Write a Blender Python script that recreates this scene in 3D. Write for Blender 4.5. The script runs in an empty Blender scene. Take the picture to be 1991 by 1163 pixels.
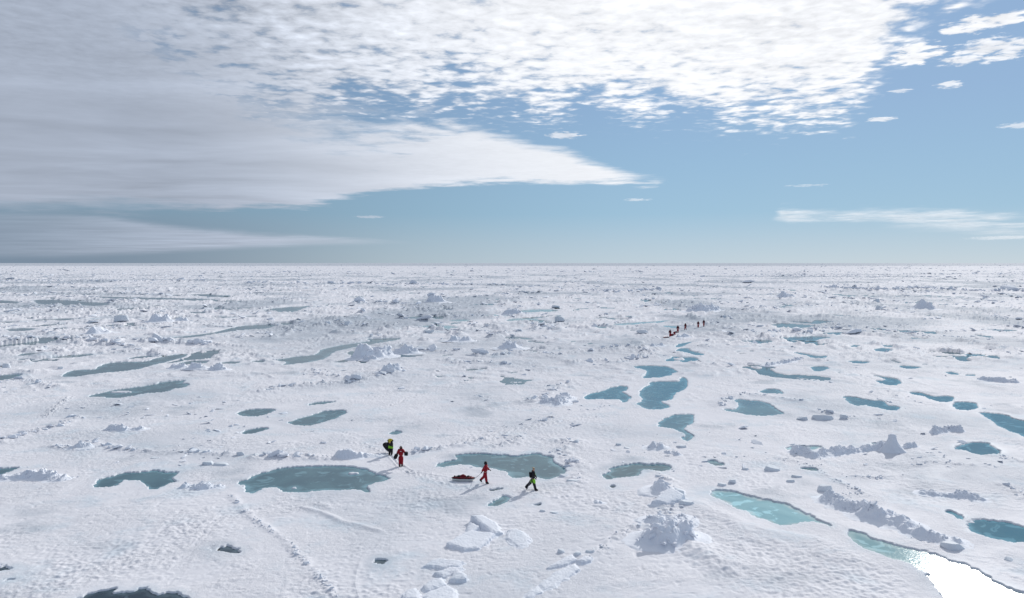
import bpy, bmesh, math, random
import numpy as np
from mathutils import Vector, Matrix

# ------------------------------------------------------------------ camera
F, H, YH, CX = 1500.0, 17.5, 510.6, 995.5      # focal length in photo pixels, eye height (m), horizon row
sc = bpy.context.scene
COL = sc.collection
cam = bpy.data.cameras.new('camera'); cam_o = bpy.data.objects.new('camera', cam); COL.objects.link(cam_o)
cam.sensor_width = 36.0; cam.lens = 36.0 * F / 1991.0
cam.shift_y = -(581.5 - YH) / 1991.0
cam.clip_start = 0.5; cam.clip_end = 80000
cam_o.location = (0, 0, H)
cam_o.rotation_euler = (math.radians(90), 0, 0)
sc.camera = cam_o
sc.view_settings.view_transform = 'Standard'; sc.view_settings.look = 'None'
sc.view_settings.exposure = 0.0; sc.view_settings.gamma = 1.0
sc.view_settings.use_curve_mapping = False

# ------------------------------------------------------------------ sun
SUN_AZ, SUN_EL = math.radians(31.5), math.radians(26.5)      # azimuth right of the view direction (+Y)
sun_dir = Vector((math.sin(SUN_AZ) * math.cos(SUN_EL), math.cos(SUN_AZ) * math.cos(SUN_EL), math.sin(SUN_EL)))
sl = bpy.data.lights.new('sun', 'SUN'); sl.energy = 3.5; sl.angle = math.radians(0.5); sl.color = (1.0, 0.955, 0.89)
so = bpy.data.objects.new('sun', sl); COL.objects.link(so)
so.rotation_euler = sun_dir.to_track_quat('Z', 'Y').to_euler()

# ------------------------------------------------------------------ node helper
class NT:
    def __init__(s, tree): s.t = tree; tree.nodes.clear()
    def n(s, typ, **kw):
        nd = s.t.nodes.new(typ)
        for k, v in kw.items():
            setattr(nd, k, v)
        return nd
    def link(s, a, b): s.t.links.new(a, b)
    def put(s, sock, v):
        if isinstance(v, bpy.types.NodeSocket): s.link(v, sock)
        else: sock.default_value = v
    def m(s, op, a, b=0.0, c=0.0, clamp=False):
        nd = s.n('ShaderNodeMath', operation=op); nd.use_clamp = clamp
        s.put(nd.inputs[0], a); s.put(nd.inputs[1], b)
        if op in ('MULTIPLY_ADD', 'COMPARE', 'SMOOTH_MIN', 'SMOOTH_MAX'): s.put(nd.inputs[2], c)
        return nd.outputs[0]
    def ss(s, v, a, b, lo=0.0, hi=1.0):
        nd = s.n('ShaderNodeMapRange', interpolation_type='SMOOTHSTEP')
        for k, x in zip(range(5), (v, a, b, lo, hi)): s.put(nd.inputs[k], x)
        return nd.outputs[0]
    def mix(s, f, a, b):
        nd = s.n('ShaderNodeMix', data_type='RGBA')
        s.put(nd.inputs[0], f)
        s.put(nd.inputs[6], a if isinstance(a, bpy.types.NodeSocket) else (*a, 1))
        s.put(nd.inputs[7], b if isinstance(b, bpy.types.NodeSocket) else (*b, 1))
        return nd.outputs[2]
    def noise(s, vec, scale, detail=4, rough=0.55, dist=0.0, lac=2.0):
        nd = s.n('ShaderNodeTexNoise')
        s.put(nd.inputs['Vector'], vec); nd.inputs['Scale'].default_value = scale
        nd.inputs['Detail'].default_value = detail; nd.inputs['Roughness'].default_value = rough
        nd.inputs['Distortion'].default_value = dist; nd.inputs['Lacunarity'].default_value = lac
        return nd.outputs[0]
    def xyz(s, x, y, z=0.0):
        nd = s.n('ShaderNodeCombineXYZ'); s.put(nd.inputs[0], x); s.put(nd.inputs[1], y); s.put(nd.inputs[2], z)
        return nd.outputs[0]

# ------------------------------------------------------------------ world: physical sky + direction-mapped cloud decks
world = bpy.data.worlds.new('World'); sc.world = world; world.use_nodes = True
W = NT(world.node_tree)
sky = W.n('ShaderNodeTexSky', sky_type='NISHITA')
sky.sun_disc = False; sky.sun_elevation = SUN_EL; sky.sun_rotation = SUN_AZ
sky.altitude = 0; sky.air_density = 0.85; sky.dust_density = 0.25; sky.ozone_density = 1.6
SKY_STRENGTH = 0.10
g = W.n('ShaderNodeTexCoord').outputs['Generated']
nrm = W.n('ShaderNodeVectorMath', operation='NORMALIZE'); W.link(g, nrm.inputs[0])
sp = W.n('ShaderNodeSeparateXYZ'); W.link(nrm.outputs[0], sp.inputs[0])
dx, dy, dz = sp.outputs
az = W.m('ARCTAN2', dx, dy)
hor = W.m('SQRT', W.m('ADD', W.m('MULTIPLY', dx, dx), W.m('MULTIPLY', dy, dy)))
tan_el = W.m('DIVIDE', dz, W.m('MAXIMUM', hor, 1e-4))
zc = W.m('ADD', W.m('MAXIMUM', dz, 0.0), 0.02)
pu, pv = W.m('DIVIDE', dx, zc), W.m('DIVIDE', dy, zc)       # where the ray meets a flat cloud deck
plane = W.xyz(pu, pv, 0.0)

sd = W.n('ShaderNodeVectorMath', operation='DOT_PRODUCT'); W.link(nrm.outputs[0], sd.inputs[0]); sd.inputs[1].default_value = sun_dir
cosang = sd.outputs['Value']

def edge_curve(pts):
    """Elevation of a cloud edge as a function of azimuth (a Float Curve node)."""
    nd = W.n('ShaderNodeFloatCurve')
    c = nd.mapping.curves[0]
    P = []
    for px, py in pts:
        a = math.atan((px - CX) / F); t = (YH - py) / F * math.cos(a)
        P.append(((a + 1) / 2, min(max((t + 0.2) / 1.2, 0), 1)))
    P.sort()
    c.points[0].location = P[0]; c.points[1].location = P[-1]
    for p in P[1:-1]: c.points.new(*p)
    for p in c.points: p.handle_type = 'VECTOR'
    nd.mapping.extend = 'HORIZONTAL'; nd.mapping.update()
    W.link(W.m('MULTIPLY_ADD', az, 0.5, 0.5), nd.inputs['Value'])
    return W.m('MULTIPLY_ADD', nd.outputs[0], 1.2, -0.2)

# streak noise for the cloud edges: long in azimuth, thin in elevation
streak = W.noise(W.xyz(W.m('MULTIPLY', az, 7.0), W.m('MULTIPLY', tan_el, 75.0), 3.1), 1.0, 6, 0.6)
streak2 = W.noise(W.xyz(W.m('MULTIPLY', az, 22.0), W.m('MULTIPLY', tan_el, 190.0), 8.1), 1.0, 4, 0.6)
sn = W.m('SUBTRACT', streak, 0.5); sn2 = W.m('SUBTRACT', streak2, 0.5)
lump = W.m('SUBTRACT', W.noise(plane, 3.0, 5, 0.6, 0.3), 0.5)
cell = W.noise(plane, 14.0, 7, 0.60, 0.3)
cell_big = W.noise(plane, 3.2, 3, 0.5, 0.5)
veil = W.noise(W.xyz(W.m('MULTIPLY', pu, 0.55), W.m('MULTIPLY', pv, 0.9), 1.7), 1.0, 5, 0.55, 0.4)
vor = W.n('ShaderNodeTexVoronoi', feature='SMOOTH_F1'); vor.inputs['Scale'].default_value = 10.0
wv = W.n('ShaderNodeVectorMath', operation='ADD'); W.link(plane, wv.inputs[0])
ncol = W.n('ShaderNodeTexNoise'); W.link(plane, ncol.inputs['Vector']); ncol.inputs['Scale'].default_value = 9.0; ncol.inputs['Detail'].default_value = 3
sc_ = W.n('ShaderNodeVectorMath', operation='SCALE'); W.link(ncol.outputs['Color'], sc_.inputs[0]); sc_.inputs['Scale'].default_value = 0.16
W.link(sc_.outputs[0], wv.inputs[1]); W.link(wv.outputs[0], vor.inputs['Vector']); vor.inputs['Smoothness'].default_value = 0.6
puff = W.m('SUBTRACT', 1.0, W.m('MULTIPLY', vor.outputs['Distance'], 1.35))

LOW = edge_curve([(-600, 440), (0, 430), (180, 428), (300, 418), (480, 411), (600, 402), (700, 385), (760, 371), (880, 364), (1000, 360), (1150, 358), (1280, 361), (1330, 330), (1420, 200), (1700, -300), (2600, -600)])
TOP = edge_curve([(-600, -1500), (100, -260), (300, -30), (420, 50), (560, 120), (700, 175), (800, 205), (880, 226), (940, 247), (1000, 263), (1080, 280), (1130, 296), (1190, 320), (1240, 336), (1300, 347), (1340, 380), (1500, 500), (2600, 540)])
ALTO = edge_curve([(-600, 420), (500, 330), (700, 262), (860, 236), (940, 240), (1020, 252), (1120, 246), (1220, 234), (1320, 240), (1420, 250), (1540, 262), (1620, 252), (1680, 212), (1720, 150), (1760, 105), (1830, 40), (1900, 0), (2000, -60), (2600, -400)])
wl = W.m('ADD', W.m('MULTIPLY', sn, 0.030), W.m('MULTIPLY', sn2, 0.020))
wedge = W.m('MULTIPLY', W.ss(W.m('ADD', W.m('SUBTRACT', tan_el, LOW), wl), -0.001, W.ss(az, -0.34, -0.50, 0.009, 0.030)),
            W.ss(W.m('ADD', W.m('SUBTRACT', TOP, tan_el), W.m('ADD', W.m('MULTIPLY', wl, 0.9), W.m('MULTIPLY', W.m('MULTIPLY', lump, 0.16), W.ss(az, 0.0, -0.15)))), -0.002, W.ss(az, -0.02, -0.25, 0.016, 0.10)))
# how far east the sheet breaks up into cells
cellular = W.ss(W.m('ADD', W.m('ADD', az, W.m('MULTIPLY', tan_el, 1.2)), W.m('MULTIPLY', lump, 0.15)), -0.16, 0.10)
d_alto = W.m('ADD', W.m('SUBTRACT', tan_el, ALTO), W.m('ADD', W.m('MULTIPLY', sn, 0.03), W.m('MULTIPLY', lump, 0.11)))
cover = W.ss(d_alto, -0.02, 0.10)
puffs = W.m('ADD', W.m('MULTIPLY', puff, 0.62), W.m('MULTIPLY', W.m('SUBTRACT', cell, 0.5), 1.15))
puffs = W.m('ADD', puffs, W.m('MULTIPLY', W.m('SUBTRACT', cell_big, 0.5), 1.3))
thr = W.m('SUBTRACT', W.m('SUBTRACT', 0.60, W.m('MULTIPLY', cover, 0.79)), W.ss(d_alto, 0.06, 0.24, 0.0, 0.22))
thr = W.m('SUBTRACT', thr, W.m('MULTIPLY', W.ss(cosang, 0.78, 0.95), 0.26))
alto = W.ss(W.m('SUBTRACT', puffs, thr), -0.22, 0.46)
alto = W.m('MULTIPLY', alto, W.ss(d_alto, -0.014, 0.018))
deck = W.m('MAXIMUM', wedge, alto)

def lens(pts_up, pts_lo, soft, amount, wob=0.012):
    up, lo = edge_curve(pts_up), edge_curve(pts_lo)
    a = W.m('ADD', W.m('SUBTRACT', up, tan_el), W.m('MULTIPLY', sn2, wob))
    b = W.m('ADD', W.m('SUBTRACT', tan_el, lo), W.m('MULTIPLY', sn, wob))
    return W.m('MULTIPLY', W.m('MULTIPLY', W.ss(a, -soft * .3, soft), W.ss(b, -soft * .3, soft)), amount)
tail = lens([(-600, 380), (200, 415), (330, 436), (500, 452), (650, 459), (800, 471), (860, 490), (1000, 560)], [(-600, 520), (100, 505), (300, 495), (600, 478), (790, 473), (860, 460), (1100, 380)], 0.009, 0.9, 0.007)
haze_l = W.m('MULTIPLY', W.m('MULTIPLY', W.ss(az, -0.05, -0.6), W.ss(tan_el, 0.10, 0.03)), 0.55)
cir = lens([(1400, 560), (1520, 398), (1700, 407), (1850, 405), (1991, 420), (2400, 440)], [(1400, 380), (1540, 440), (1700, 437), (1850, 446), (1991, 458), (2400, 500)], 0.013, 0.72, 0.022)
cir = W.m('MULTIPLY', cir, W.ss(streak, 0.34, 0.56))
def wisp(px, py, rx, ry, amount):
    a = math.atan((px - CX) / F); t = (YH - py) / F * math.cos(a)
    u = W.m('DIVIDE', W.m('SUBTRACT', az, a), rx / F); v = W.m('DIVIDE', W.m('SUBTRACT', tan_el, t), ry / F)
    r = W.m('ADD', W.m('MULTIPLY', u, u), W.m('MULTIPLY', v, v))
    r = W.m('SUBTRACT', r, W.m('MULTIPLY', W.m('ADD', sn2, W.m('MULTIPLY', W.m('SUBTRACT', cell, .5), 1.5)), 2.6))
    return W.m('MULTIPLY', W.ss(r, 1.0, 0.1), amount)
tail = W.m('MULTIPLY', tail, W.ss(az, -0.66, -0.34, 0.30, 1.0))
dens = W.m('MAXIMUM', W.m('MAXIMUM', deck, tail), cir)
for a in ((1095, 263, 38, 7, .7), (1784, 104, 48, 20, 1), (1880, 50, 42, 16, 1), (1950, 38, 50, 14, 1), (1930, 95, 60, 22, .9), (1848, 165, 24, 7, .8), (1712, 232, 26, 5, .8),
          (1985, 244, 30, 6, .6), (1240, 388, 30, 3, .5), (718, 422, 30, 3, .6), (1955, 462, 60, 4, .5), (1870, 118, 40, 9, .9), (1570, 361, 40, 3, .35), (1755, 176, 22, 4, .6)):
    dens = W.m('MAXIMUM', dens, wisp(*a))
dens = W.m('MULTIPLY', dens, W.ss(tan_el, 0.0, 0.012))
# cloud brightness: thin ice/water cloud scatters forward, brightest towards the sun
glow = W.ss(cosang, 0.52, 0.93)
bright = W.m('MULTIPLY_ADD', glow, 0.51, 0.475)
bright = W.m('ADD', bright, W.m('MULTIPLY', W.m('SUBTRACT', veil, 0.5), W.ss(glow, 0.2, 0.9, 0.36, 0.16)))
bright = W.m('ADD', bright, W.m('MULTIPLY', W.m('MULTIPLY', W.m('SUBTRACT', puffs, 0.30), W.ss(glow, 0.3, 1.0, 0.42, 0.26)), W.m('MULTIPLY', cellular, W.m('SUBTRACT', 1.0, W.m('MULTIPLY', wedge, 0.85)))))
bright = W.m('ADD', bright, W.m('MULTIPLY', W.m('ADD', sn, sn2), 0.03))
bright = W.m('ADD', bright, W.m('MULTIPLY', W.m('SUBTRACT', cell, 0.5), W.ss(tan_el, 0.14, 0.27, 0.0, 0.22)))
bright = W.m('ADD', bright, W.m('MULTIPLY', W.m('MULTIPLY', tail, W.m('SUBTRACT', 1.0, wedge)), 0.07))
ccol = W.mix(glow, (0.84, 0.95, 1.16), (0.985, 1.0, 1.035))
cs = W.n('ShaderNodeVectorMath', operation='SCALE'); W.link(ccol, cs.inputs[0]); W.link(bright, cs.inputs['Scale'])
skys = W.n('ShaderNodeVectorMath', operation='SCALE'); W.link(sky.outputs[0], skys.inputs[0]); skys.inputs['Scale'].default_value = 0.06
# thin high veil: whitens the clear sky towards the horizon and towards the sun
grad = W.n('ShaderNodeValToRGB'); W.link(W.m('MULTIPLY', tan_el, 1.6), grad.inputs[0])
el = grad.color_ramp.elements
el[0].position = 0.0; el[0].color = (0.41, 0.53, 0.63, 1)
el[1].position = 1.0; el[1].color = (0.10, 0.22, 0.46, 1)
for p_, c_ in ((0.04, (0.365, 0.50, 0.62, 1)), (0.10, (0.28, 0.455, 0.61, 1)), (0.20, (0.265, 0.43, 0.605, 1)), (0.32, (0.25, 0.395, 0.595, 1)), (0.55, (0.225, 0.36, 0.57, 1))):
    e_ = el.new(p_); e_.color = c_
west = W.mix(W.m('MULTIPLY', W.ss(az, -0.10, -0.55), W.ss(tan_el, 0.085, 0.03)), grad.outputs[0], (0.245, 0.355, 0.50))
gsun = W.n('ShaderNodeVectorMath', operation='SCALE'); W.link(west, gsun.inputs[0])
W.link(W.m('DIVIDE', W.ss(az, -0.55, 0.25, 0.66, 1.05), SKY_STRENGTH), gsun.inputs['Scale'])
clear = W.n('ShaderNodeVectorMath', operation='ADD'); W.link(skys.outputs[0], clear.inputs[0]); W.link(gsun.outputs[0], clear.inputs[1])
cmin = W.n('ShaderNodeVectorMath', operation='MINIMUM'); W.link(clear.outputs[0], cmin.inputs[0]); cmin.inputs[1].default_value = (6.2, 6.9, 7.6)
cs2 = W.n('ShaderNodeVectorMath', operation='SCALE'); W.link(cs.outputs[0], cs2.inputs[0]); cs2.inputs['Scale'].default_value = 1.0 / SKY_STRENGTH
opac = W.m('MULTIPLY', dens, 0.97)
final = W.mix(opac, cmin.outputs[0], cs2.outputs[0])
bg = W.n('ShaderNodeBackground'); W.link(final, bg.inputs[0]); bg.inputs[1].default_value = SKY_STRENGTH
wo = W.n('ShaderNodeOutputWorld'); W.link(bg.outputs[0], wo.inputs[0])
world.cycles.sampling_method = 'MANUAL'; world.cycles.sample_map_resolution = 512

# ------------------------------------------------------------------ numpy noise
def _h(ix, iy, seed):
    h = (ix.astype(np.int64) * 374761393 + iy.astype(np.int64) * 668265263 + seed * 2147483647 + 1013904223) & 0xFFFFFFFF
    h = ((h ^ (h >> 13)) * 1274126177) & 0xFFFFFFFF
    h = ((h ^ (h >> 16)) * 2246822519) & 0xFFFFFFFF
    return h ^ (h >> 15)
def rnd(ix, iy, seed): return (_h(ix, iy, seed) & 0xFFFFFF) / float(0x1000000)
def perlin(x, y, seed=0):
    ix, iy = np.floor(x), np.floor(y); fx, fy = x - ix, y - iy
    u, v = fx * fx * fx * (fx * (fx * 6 - 15) + 10), fy * fy * fy * (fy * (fy * 6 - 15) + 10)
    def gr(a, b, gx, gy):
        t = rnd(ix + a, iy + b, seed) * 2 * np.pi
        return np.cos(t) * gx + np.sin(t) * gy
    n0 = gr(0, 0, fx, fy) * (1 - u) + gr(1, 0, fx - 1, fy) * u
    n1 = gr(0, 1, fx, fy - 1) * (1 - u) + gr(1, 1, fx - 1, fy - 1) * u
    return (n0 * (1 - v) + n1 * v) * 1.5
def fbm(x, y, seed=0, octs=4, gain=0.5):
    s = 0; a = 1; t = 0
    for o in range(octs):
        s = s + a * perlin(x * 2.03 ** o + 17.3 * o, y * 2.03 ** o - 9.1 * o, seed + o); t += a; a *= gain
    return s / t
def sstep(x, a, b):
    t = np.clip((x - a) / (b - a), 0, 1); return t * t * (3 - 2 * t)
def boulders(x, y, seed, keep=1.0, sharp=1.0):
    """Tilted broken blocks, one per unit cell at most: 0..1."""
    ix, iy = np.floor(x), np.floor(y)
    out = np.zeros_like(x)
    for a in (-1, 0, 1):
        for b in (-1, 0, 1):
            cx, cy = ix + a, iy + b
            px = cx + 0.15 + 0.7 * rnd(cx, cy, seed); py = cy + 0.15 + 0.7 * rnd(cx, cy, seed + 1)
            th = rnd(cx, cy, seed + 2) * np.pi
            k = rnd(cx, cy, seed + 3)
            qx, qy = x - px, y - py
            rx = qx * np.cos(th) + qy * np.sin(th); ry = -qx * np.sin(th) + qy * np.cos(th)
            r = np.maximum(np.abs(rx) / (0.30 + 0.35 * k), np.abs(ry) / (0.22 + 0.2 * k))
            r = 0.5 * r + 0.5 * np.sqrt((rx / (0.30 + 0.35 * k)) ** 2 + (ry / (0.22 + 0.2 * k)) ** 2)
            tilt = 1 + 1.6 * (rnd(cx, cy, seed + 4) - 0.5) * rx * 2 + 1.6 * (rnd(cx, cy, seed + 5) - 0.5) * ry * 2
            h = (0.35 + 0.65 * rnd(cx, cy, seed + 6)) * tilt * np.clip((1 - r) * (1.5 + 2 * sharp), 0, 1)
            out = np.maximum(out, np.where(rnd(cx, cy, seed + 7) < keep, h, 0))
    return out

# ------------------------------------------------------------------ photo pixel -> point of the ice plane
def gp(px, py, z=0.0):
    D = F * (H - z) / (py - YH)
    return ((px - CX) * D / F, D)
def mpp(py): return H / (py - YH)          # metres per photo pixel at the foot row py
def crop(k, pts):
    x0 = {'0': 0, '1': 500, '2': 1000, '3': 1491}[k[1]]
    s, y0 = (3.876, 500) if k[0] == 'U' else (3.204, 800)
    return [(x0 + a / s, y0 + b / s) for a, b in pts]
def L2in1(pts): return [(a + 1602, b) for a, b in pts]

# kind: g grey-teal, b blue, d dark, t turquoise, s glinting
PONDS = [
 ('g', crop('L0', [(580,478),(600,432),(650,410),(730,395),(800,378),(860,378),(920,370),(980,362),(1030,380),(1110,378),(1050,420),(1130,436),(1060,445),(1000,470),(968,488),(900,460),(880,430),(790,422),(750,430),(740,460),(660,470)])),
 ('g', crop('L0', [(-140,410),(-140,350),(60,352),(130,345),(60,375),(20,392)])),
 ('d', crop('L0', [(1298,850),(1330,838),(1362,848),(1350,868),(1310,864)])),
 ('d', crop('L0', [(1355,868),(1375,845),(1420,838),(1470,850),(1502,872),(1480,884),(1440,876),(1400,868)])),
 ('d', crop('L0', [(-140,965),(30,962),(90,972),(60,985),(0,998),(-140,1000)])),
 ('d', crop('L0', [(10,1060),(60,1046),(92,1048),(40,1062)])),
 ('d', crop('L0', [(440,1185),(520,1150),(600,1110),(700,1100),(720,1108),(690,1125),(740,1132),(800,1118),(860,1110),(915,1102),(930,1130),(1000,1142),(1060,1132),(1130,1142),(1170,1163),(1190,1200),(1000,1290),(500,1290)])),
 ('g', crop('L1', [(-112,440),(-72,425),(0,392),(60,375),(130,352),(200,345),(300,345),(400,340),(500,340),(590,345),(640,352),(680,368),(740,385),(780,400),(820,412),(800,430),(730,448),(680,460),(700,490),(690,503),(640,488),(560,485),(490,490),(430,485),(350,495),(250,502),(200,500),(150,485),(90,472),(40,475),(0,495),(-40,508),(-70,500),(-60,470),(-105,455)])),
 ('g', crop('L1', [(1105,350),(1150,320),(1200,305),(1260,300),(1220,272),(1300,265),(1400,262),(1500,268),(1602,282),(1662,268),(1732,260),(1802,275),(1842,280),(1837,300),(1852,320),(1902,345),(1932,365),(1902,390),(1832,425),(1782,415),(1722,405),(1662,408),(1590,416),(1580,400),(1560,375),(1500,358),(1440,350),(1350,345),(1330,328),(1240,330),(1180,340)])),
 ('g', crop('L1', [(1425,580),(1460,560),(1500,545),(1520,525),(1560,522),(1578,540),(1560,560),(1510,588),(1450,590)])),
 ('d', crop('L1', [(1440,490),(1480,480),(1530,476),(1500,488),(1470,497)])),
 ('g', [(558,821),(580,814),(605,807),(630,799),(655,797),(676,798),(668,806),(645,815),(625,822),(600,828),(575,827)]),
 ('g', [(457,805),(475,797),(500,795),(538,795),(525,803),(505,809),(480,810)]),
 ('g', [(466,842),(490,833),(520,830),(522,834),(500,841),(480,844)]),
 ('d', [(727,1092),(738,1087),(752,1088),(745,1095),(735,1096)]),
 ('g', [(756,841),(770,838),(781,838),(776,844),(762,845)]),
 ('g', crop('L2', [(560,385),(600,375),(590,352),(680,335),(750,325),(850,328),(940,330),(980,345),(970,365),(920,375),(860,370),(810,355),(775,365),(785,385),(760,405),(680,408),(620,415),(575,425),(565,405)])),
 ('b', crop('L2', [(895,75),(930,50),(980,25),(1060,15),(1115,15),(1115,50),(1105,75),(1060,90),(1050,105),(1070,125),(1120,145),(1100,170),(1080,185),(1040,170),(1050,155),(1070,150),(1060,135),(1030,125),(1000,108),(940,98),(900,92)])),
 ('g', crop('L2', [(1205,305),(1250,305),(1300,325),(1290,338),(1240,335)])),
 ('t', crop('L2', [(1215,500),(1240,490),(1300,490),(1360,500),(1420,510),(1480,530),(1530,548),(1603,552),(1653,560),(1713,580),(1773,615),(1833,645),(1903,680),(1973,712),(1963,718),(1903,690),(1833,684),(1773,692),(1723,702),(1673,712),(1613,694),(1560,672),(1480,640),(1440,618),(1400,615),(1350,575),(1290,550),(1240,525)])),
 ('d', crop('L2', [(588,462),(618,456),(636,465),(610,475)])),
 ('d', crop('L2', [(115,580),(140,570),(160,572),(140,585)])),
 ('s', crop('L3', [(520,755),(540,742),(580,748),(650,785),(720,810),(790,832),(860,842),(930,860),(1000,880),(1060,890),(1120,915),(1200,940),(1260,965),(1320,1000),(1380,1030),(1400,1045),(1470,1075),(1520,1095),(1560,1115),(1640,1140),(1750,1180),(1850,1240),(1850,1300),(1400,1300),(1240,1240),(1140,1180),(1090,1140),(1060,1090),(1020,1055),(1010,1010),(960,985),(900,952),(850,932),(800,917),(740,897),(680,877),(620,852),(560,822),(540,800)])),
 ('b', crop('L3', [(1240,680),(1310,672),(1325,660),(1350,672),(1430,680),(1500,690),(1560,705),(1640,725),(1750,750),(1750,850),(1602,822),(1520,812),(1440,795),(1380,780),(1320,765),(1270,740),(1250,710)])),
 ('b', crop('L3', [(1130,620),(1170,620),(1195,640),(1230,672),(1210,670),(1160,650)])),
 ('b', crop('L3', [(1170,228),(1210,205),(1250,195),(1310,190),(1380,195),(1400,215),(1440,235),(1465,265),(1400,268),(1340,272),(1280,262),(1250,245),(1200,240)])),
 ('t', crop('L3', [(125,245),(135,218),(180,212),(260,215),(350,218),(330,230),(260,238),(200,250)])),
 ('b', crop('L3', [(1320,5),(1400,8),(1480,15),(1530,40),(1602,60),(1750,90),(1750,205),(1602,158),(1520,120),(1440,90),(1410,60),(1360,30)])),
 ('t', crop('L3', [(640,202),(690,192),(740,192),(740,212),(700,217)])),
 ('g', crop('L3', [(200,350),(250,340),(320,360),(300,372),(240,365)])),
 ('b', crop('U3', [(575,1048),(640,1050),(720,1065),(800,1080),(850,1075),(900,1095),(900,1120),(960,1115),(1005,1135),(980,1155),(920,1155),(850,1135),(780,1125),(740,1110),(690,1125),(640,1105),(600,1075)])),
 ('b', crop('U3', [(1070,1015),(1150,1018),(1210,1040),(1290,1050),(1360,1045),(1415,1055),(1390,1095),(1300,1090),(1240,1075),(1190,1045),(1100,1035)])),
 ('b', crop('U3', [(1395,1105),(1440,1090),(1540,1092),(1580,1110),(1585,1140),(1520,1152),(1440,1150),(1410,1130)])),
 ('b', crop('U3', [(790,890),(850,895),(900,905),(980,915),(1010,940),(990,960),(930,968),(860,950),(820,930),(890,930),(900,920),(860,905)])),
 ('b', crop('U3', [(330,828),(380,820),(460,825),(465,838),(400,860),(360,858),(340,840)])),
 ('b', crop('U3', [(990,815),(1060,820),(1165,825),(1150,835),(1080,842),(1020,835)])),
 ('b', crop('U3', [(605,785),(660,780),(770,785),(770,795),(700,805),(640,800)])),
 ('b', crop('U3', [(800,695),(860,680),(930,690),(940,705),(890,715),(840,708)])),
 ('b', crop('U3', [(860,660),(960,662),(990,672),(900,678)])),
 ('b', crop('U3', [(200,715),(270,722),(330,735),(360,745),(440,742),(460,748),(400,765),(350,765),(320,742),(240,730)])),
 ('b', crop('U3', [(1340,865),(1400,862),(1450,880),(1440,888),(1390,885)])),
 ('b', crop('U3', [(1490,885),(1570,885),(1560,895),(1500,893)])),
 ('b', crop('U3', [(1480,732),(1560,728),(1645,735),(1630,744),(1540,745)])),
 ('b', crop('U3', [(1640,545),(1760,543),(1910,550),(1840,562),(1740,556)])),
 ('b', crop('U3', [(760,535),(830,532),(885,542),(900,550),(820,550)])),
 ('b', crop('U3', [(850,566),(960,572),(920,579)])),
 ('b', crop('U3', [(1030,607),(1110,603),(1160,612),(1100,616)])),
 ('b', crop('U3', [(60,615),(150,600),(270,600),(350,590),(440,600),(500,604),(390,615),(380,630),(320,630),(230,625),(120,622)])),
 ('b', crop('U3', [(370,575),(470,565),(600,563),(590,572),(540,575),(560,585),(480,588),(400,583)])),
 ('b', crop('U3', [(620,665),(690,660),(700,672),(650,680)])),
 ('b', crop('U3', [(-60,1010),(0,992),(60,992),(100,1005),(120,1030),(40,1025),(-20,1025)])),
 ('b', [(1405,794),(1425,797),(1436,792),(1436,784),(1423,776),(1450,777),(1482,780),(1500,787),(1512,798),(1528,803),(1505,808),(1465,809),(1440,803),(1415,800)]),
 ('b', crop('U2', [(880,825),(960,818),(1080,820),(1160,825),(1210,855),(1240,862),(1190,870),(1170,890),(1100,905),(1020,912),(960,910),(990,885),(1010,858),(970,842)])),
 ('b', crop('U2', [(1015,940),(1100,935),(1200,938),(1255,935),(1250,908),(1285,905),(1305,940),(1300,980),(1270,1000),(1200,1030),(1190,1075),(1110,1085),(1100,1095),(1175,1115),(1160,1135),(1080,1150),(1010,1145),(960,1125),(910,1100),(960,1090),(970,1065),(945,1040),(955,1000),(990,970),(1030,965)])),
 ('b', crop('U2', [(520,1060),(560,1030),(640,1015),(690,1000),(740,975),(850,970),(850,1000),(800,1015),(840,1030),(880,1055),(860,1080),(820,1095),(800,1080),(700,1072),(650,1065),(560,1075)])),
 ('b', crop('U2', [(1135,780),(1180,760),(1190,745),(1260,755),(1370,755),(1400,775),(1330,790),(1260,792),(1250,775),(1170,785)])),
 ('b', crop('U2', [(1215,705),(1250,685),(1310,685),(1320,705),(1390,720),(1440,735),(1380,742),(1310,720),(1240,712)])),
 ('b', crop('U2', [(1210,675),(1240,655),(1290,640),(1390,635),(1320,645),(1240,680)])),
 ('b', crop('U2', [(1450,625),(1550,628),(1680,630),(1800,625),(1938,622),(1938,645),(1840,650),(1750,640),(1600,638)])),
 ('t', crop('U2', [(720,505),(840,495),(980,488),(1120,480),(1180,470),(1120,492),(980,500),(860,514)])),
 ('t', crop('U2', [(570,524),(690,524),(740,530),(620,534)])),
 ('t', crop('U2', [(1110,516),(1200,518),(1300,524),(1330,533),(1180,534)])),
 ('t', crop('U2', [(0,460),(120,458),(200,468),(100,476),(-100,480)])),
 ('t', crop('U2', [(30,400),(150,392),(300,395),(350,405),(150,415),(0,412)])),
 ('g', crop('U2', [(-60,600),(60,602),(160,618),(60,622),(-80,610)])),
 ('g', crop('U1', [(130,770),(210,765),(300,748),(420,740),(465,720),(480,695),(560,680),(620,665),(700,655),(800,640),(870,630),(820,618),(920,612),(1060,610),(1100,612),(960,640),(880,655),(760,672),(640,695),(560,720),(520,760),(420,785),(300,800),(180,815),(240,790),(170,782)])),
 ('g', crop('U1', [(20,400),(130,385),(250,375),(420,365),(350,385),(280,410),(200,412),(100,402)])),
 ('t', crop('U1', [(1190,525),(1290,512),(1460,515),(1520,530),(1420,535),(1460,552),(1340,535)])),
 ('t', crop('U1', [(1440,475),(1590,465),(1600,482),(1480,485)])),
 ('t', crop('U1', [(1690,440),(1780,432),(1938,435),(1880,445),(1760,452)])),
 ('g', crop('U1', [(385,1105),(460,1092),(540,1088),(600,1083),(540,1100),(450,1112),(395,1117)])),
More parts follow.
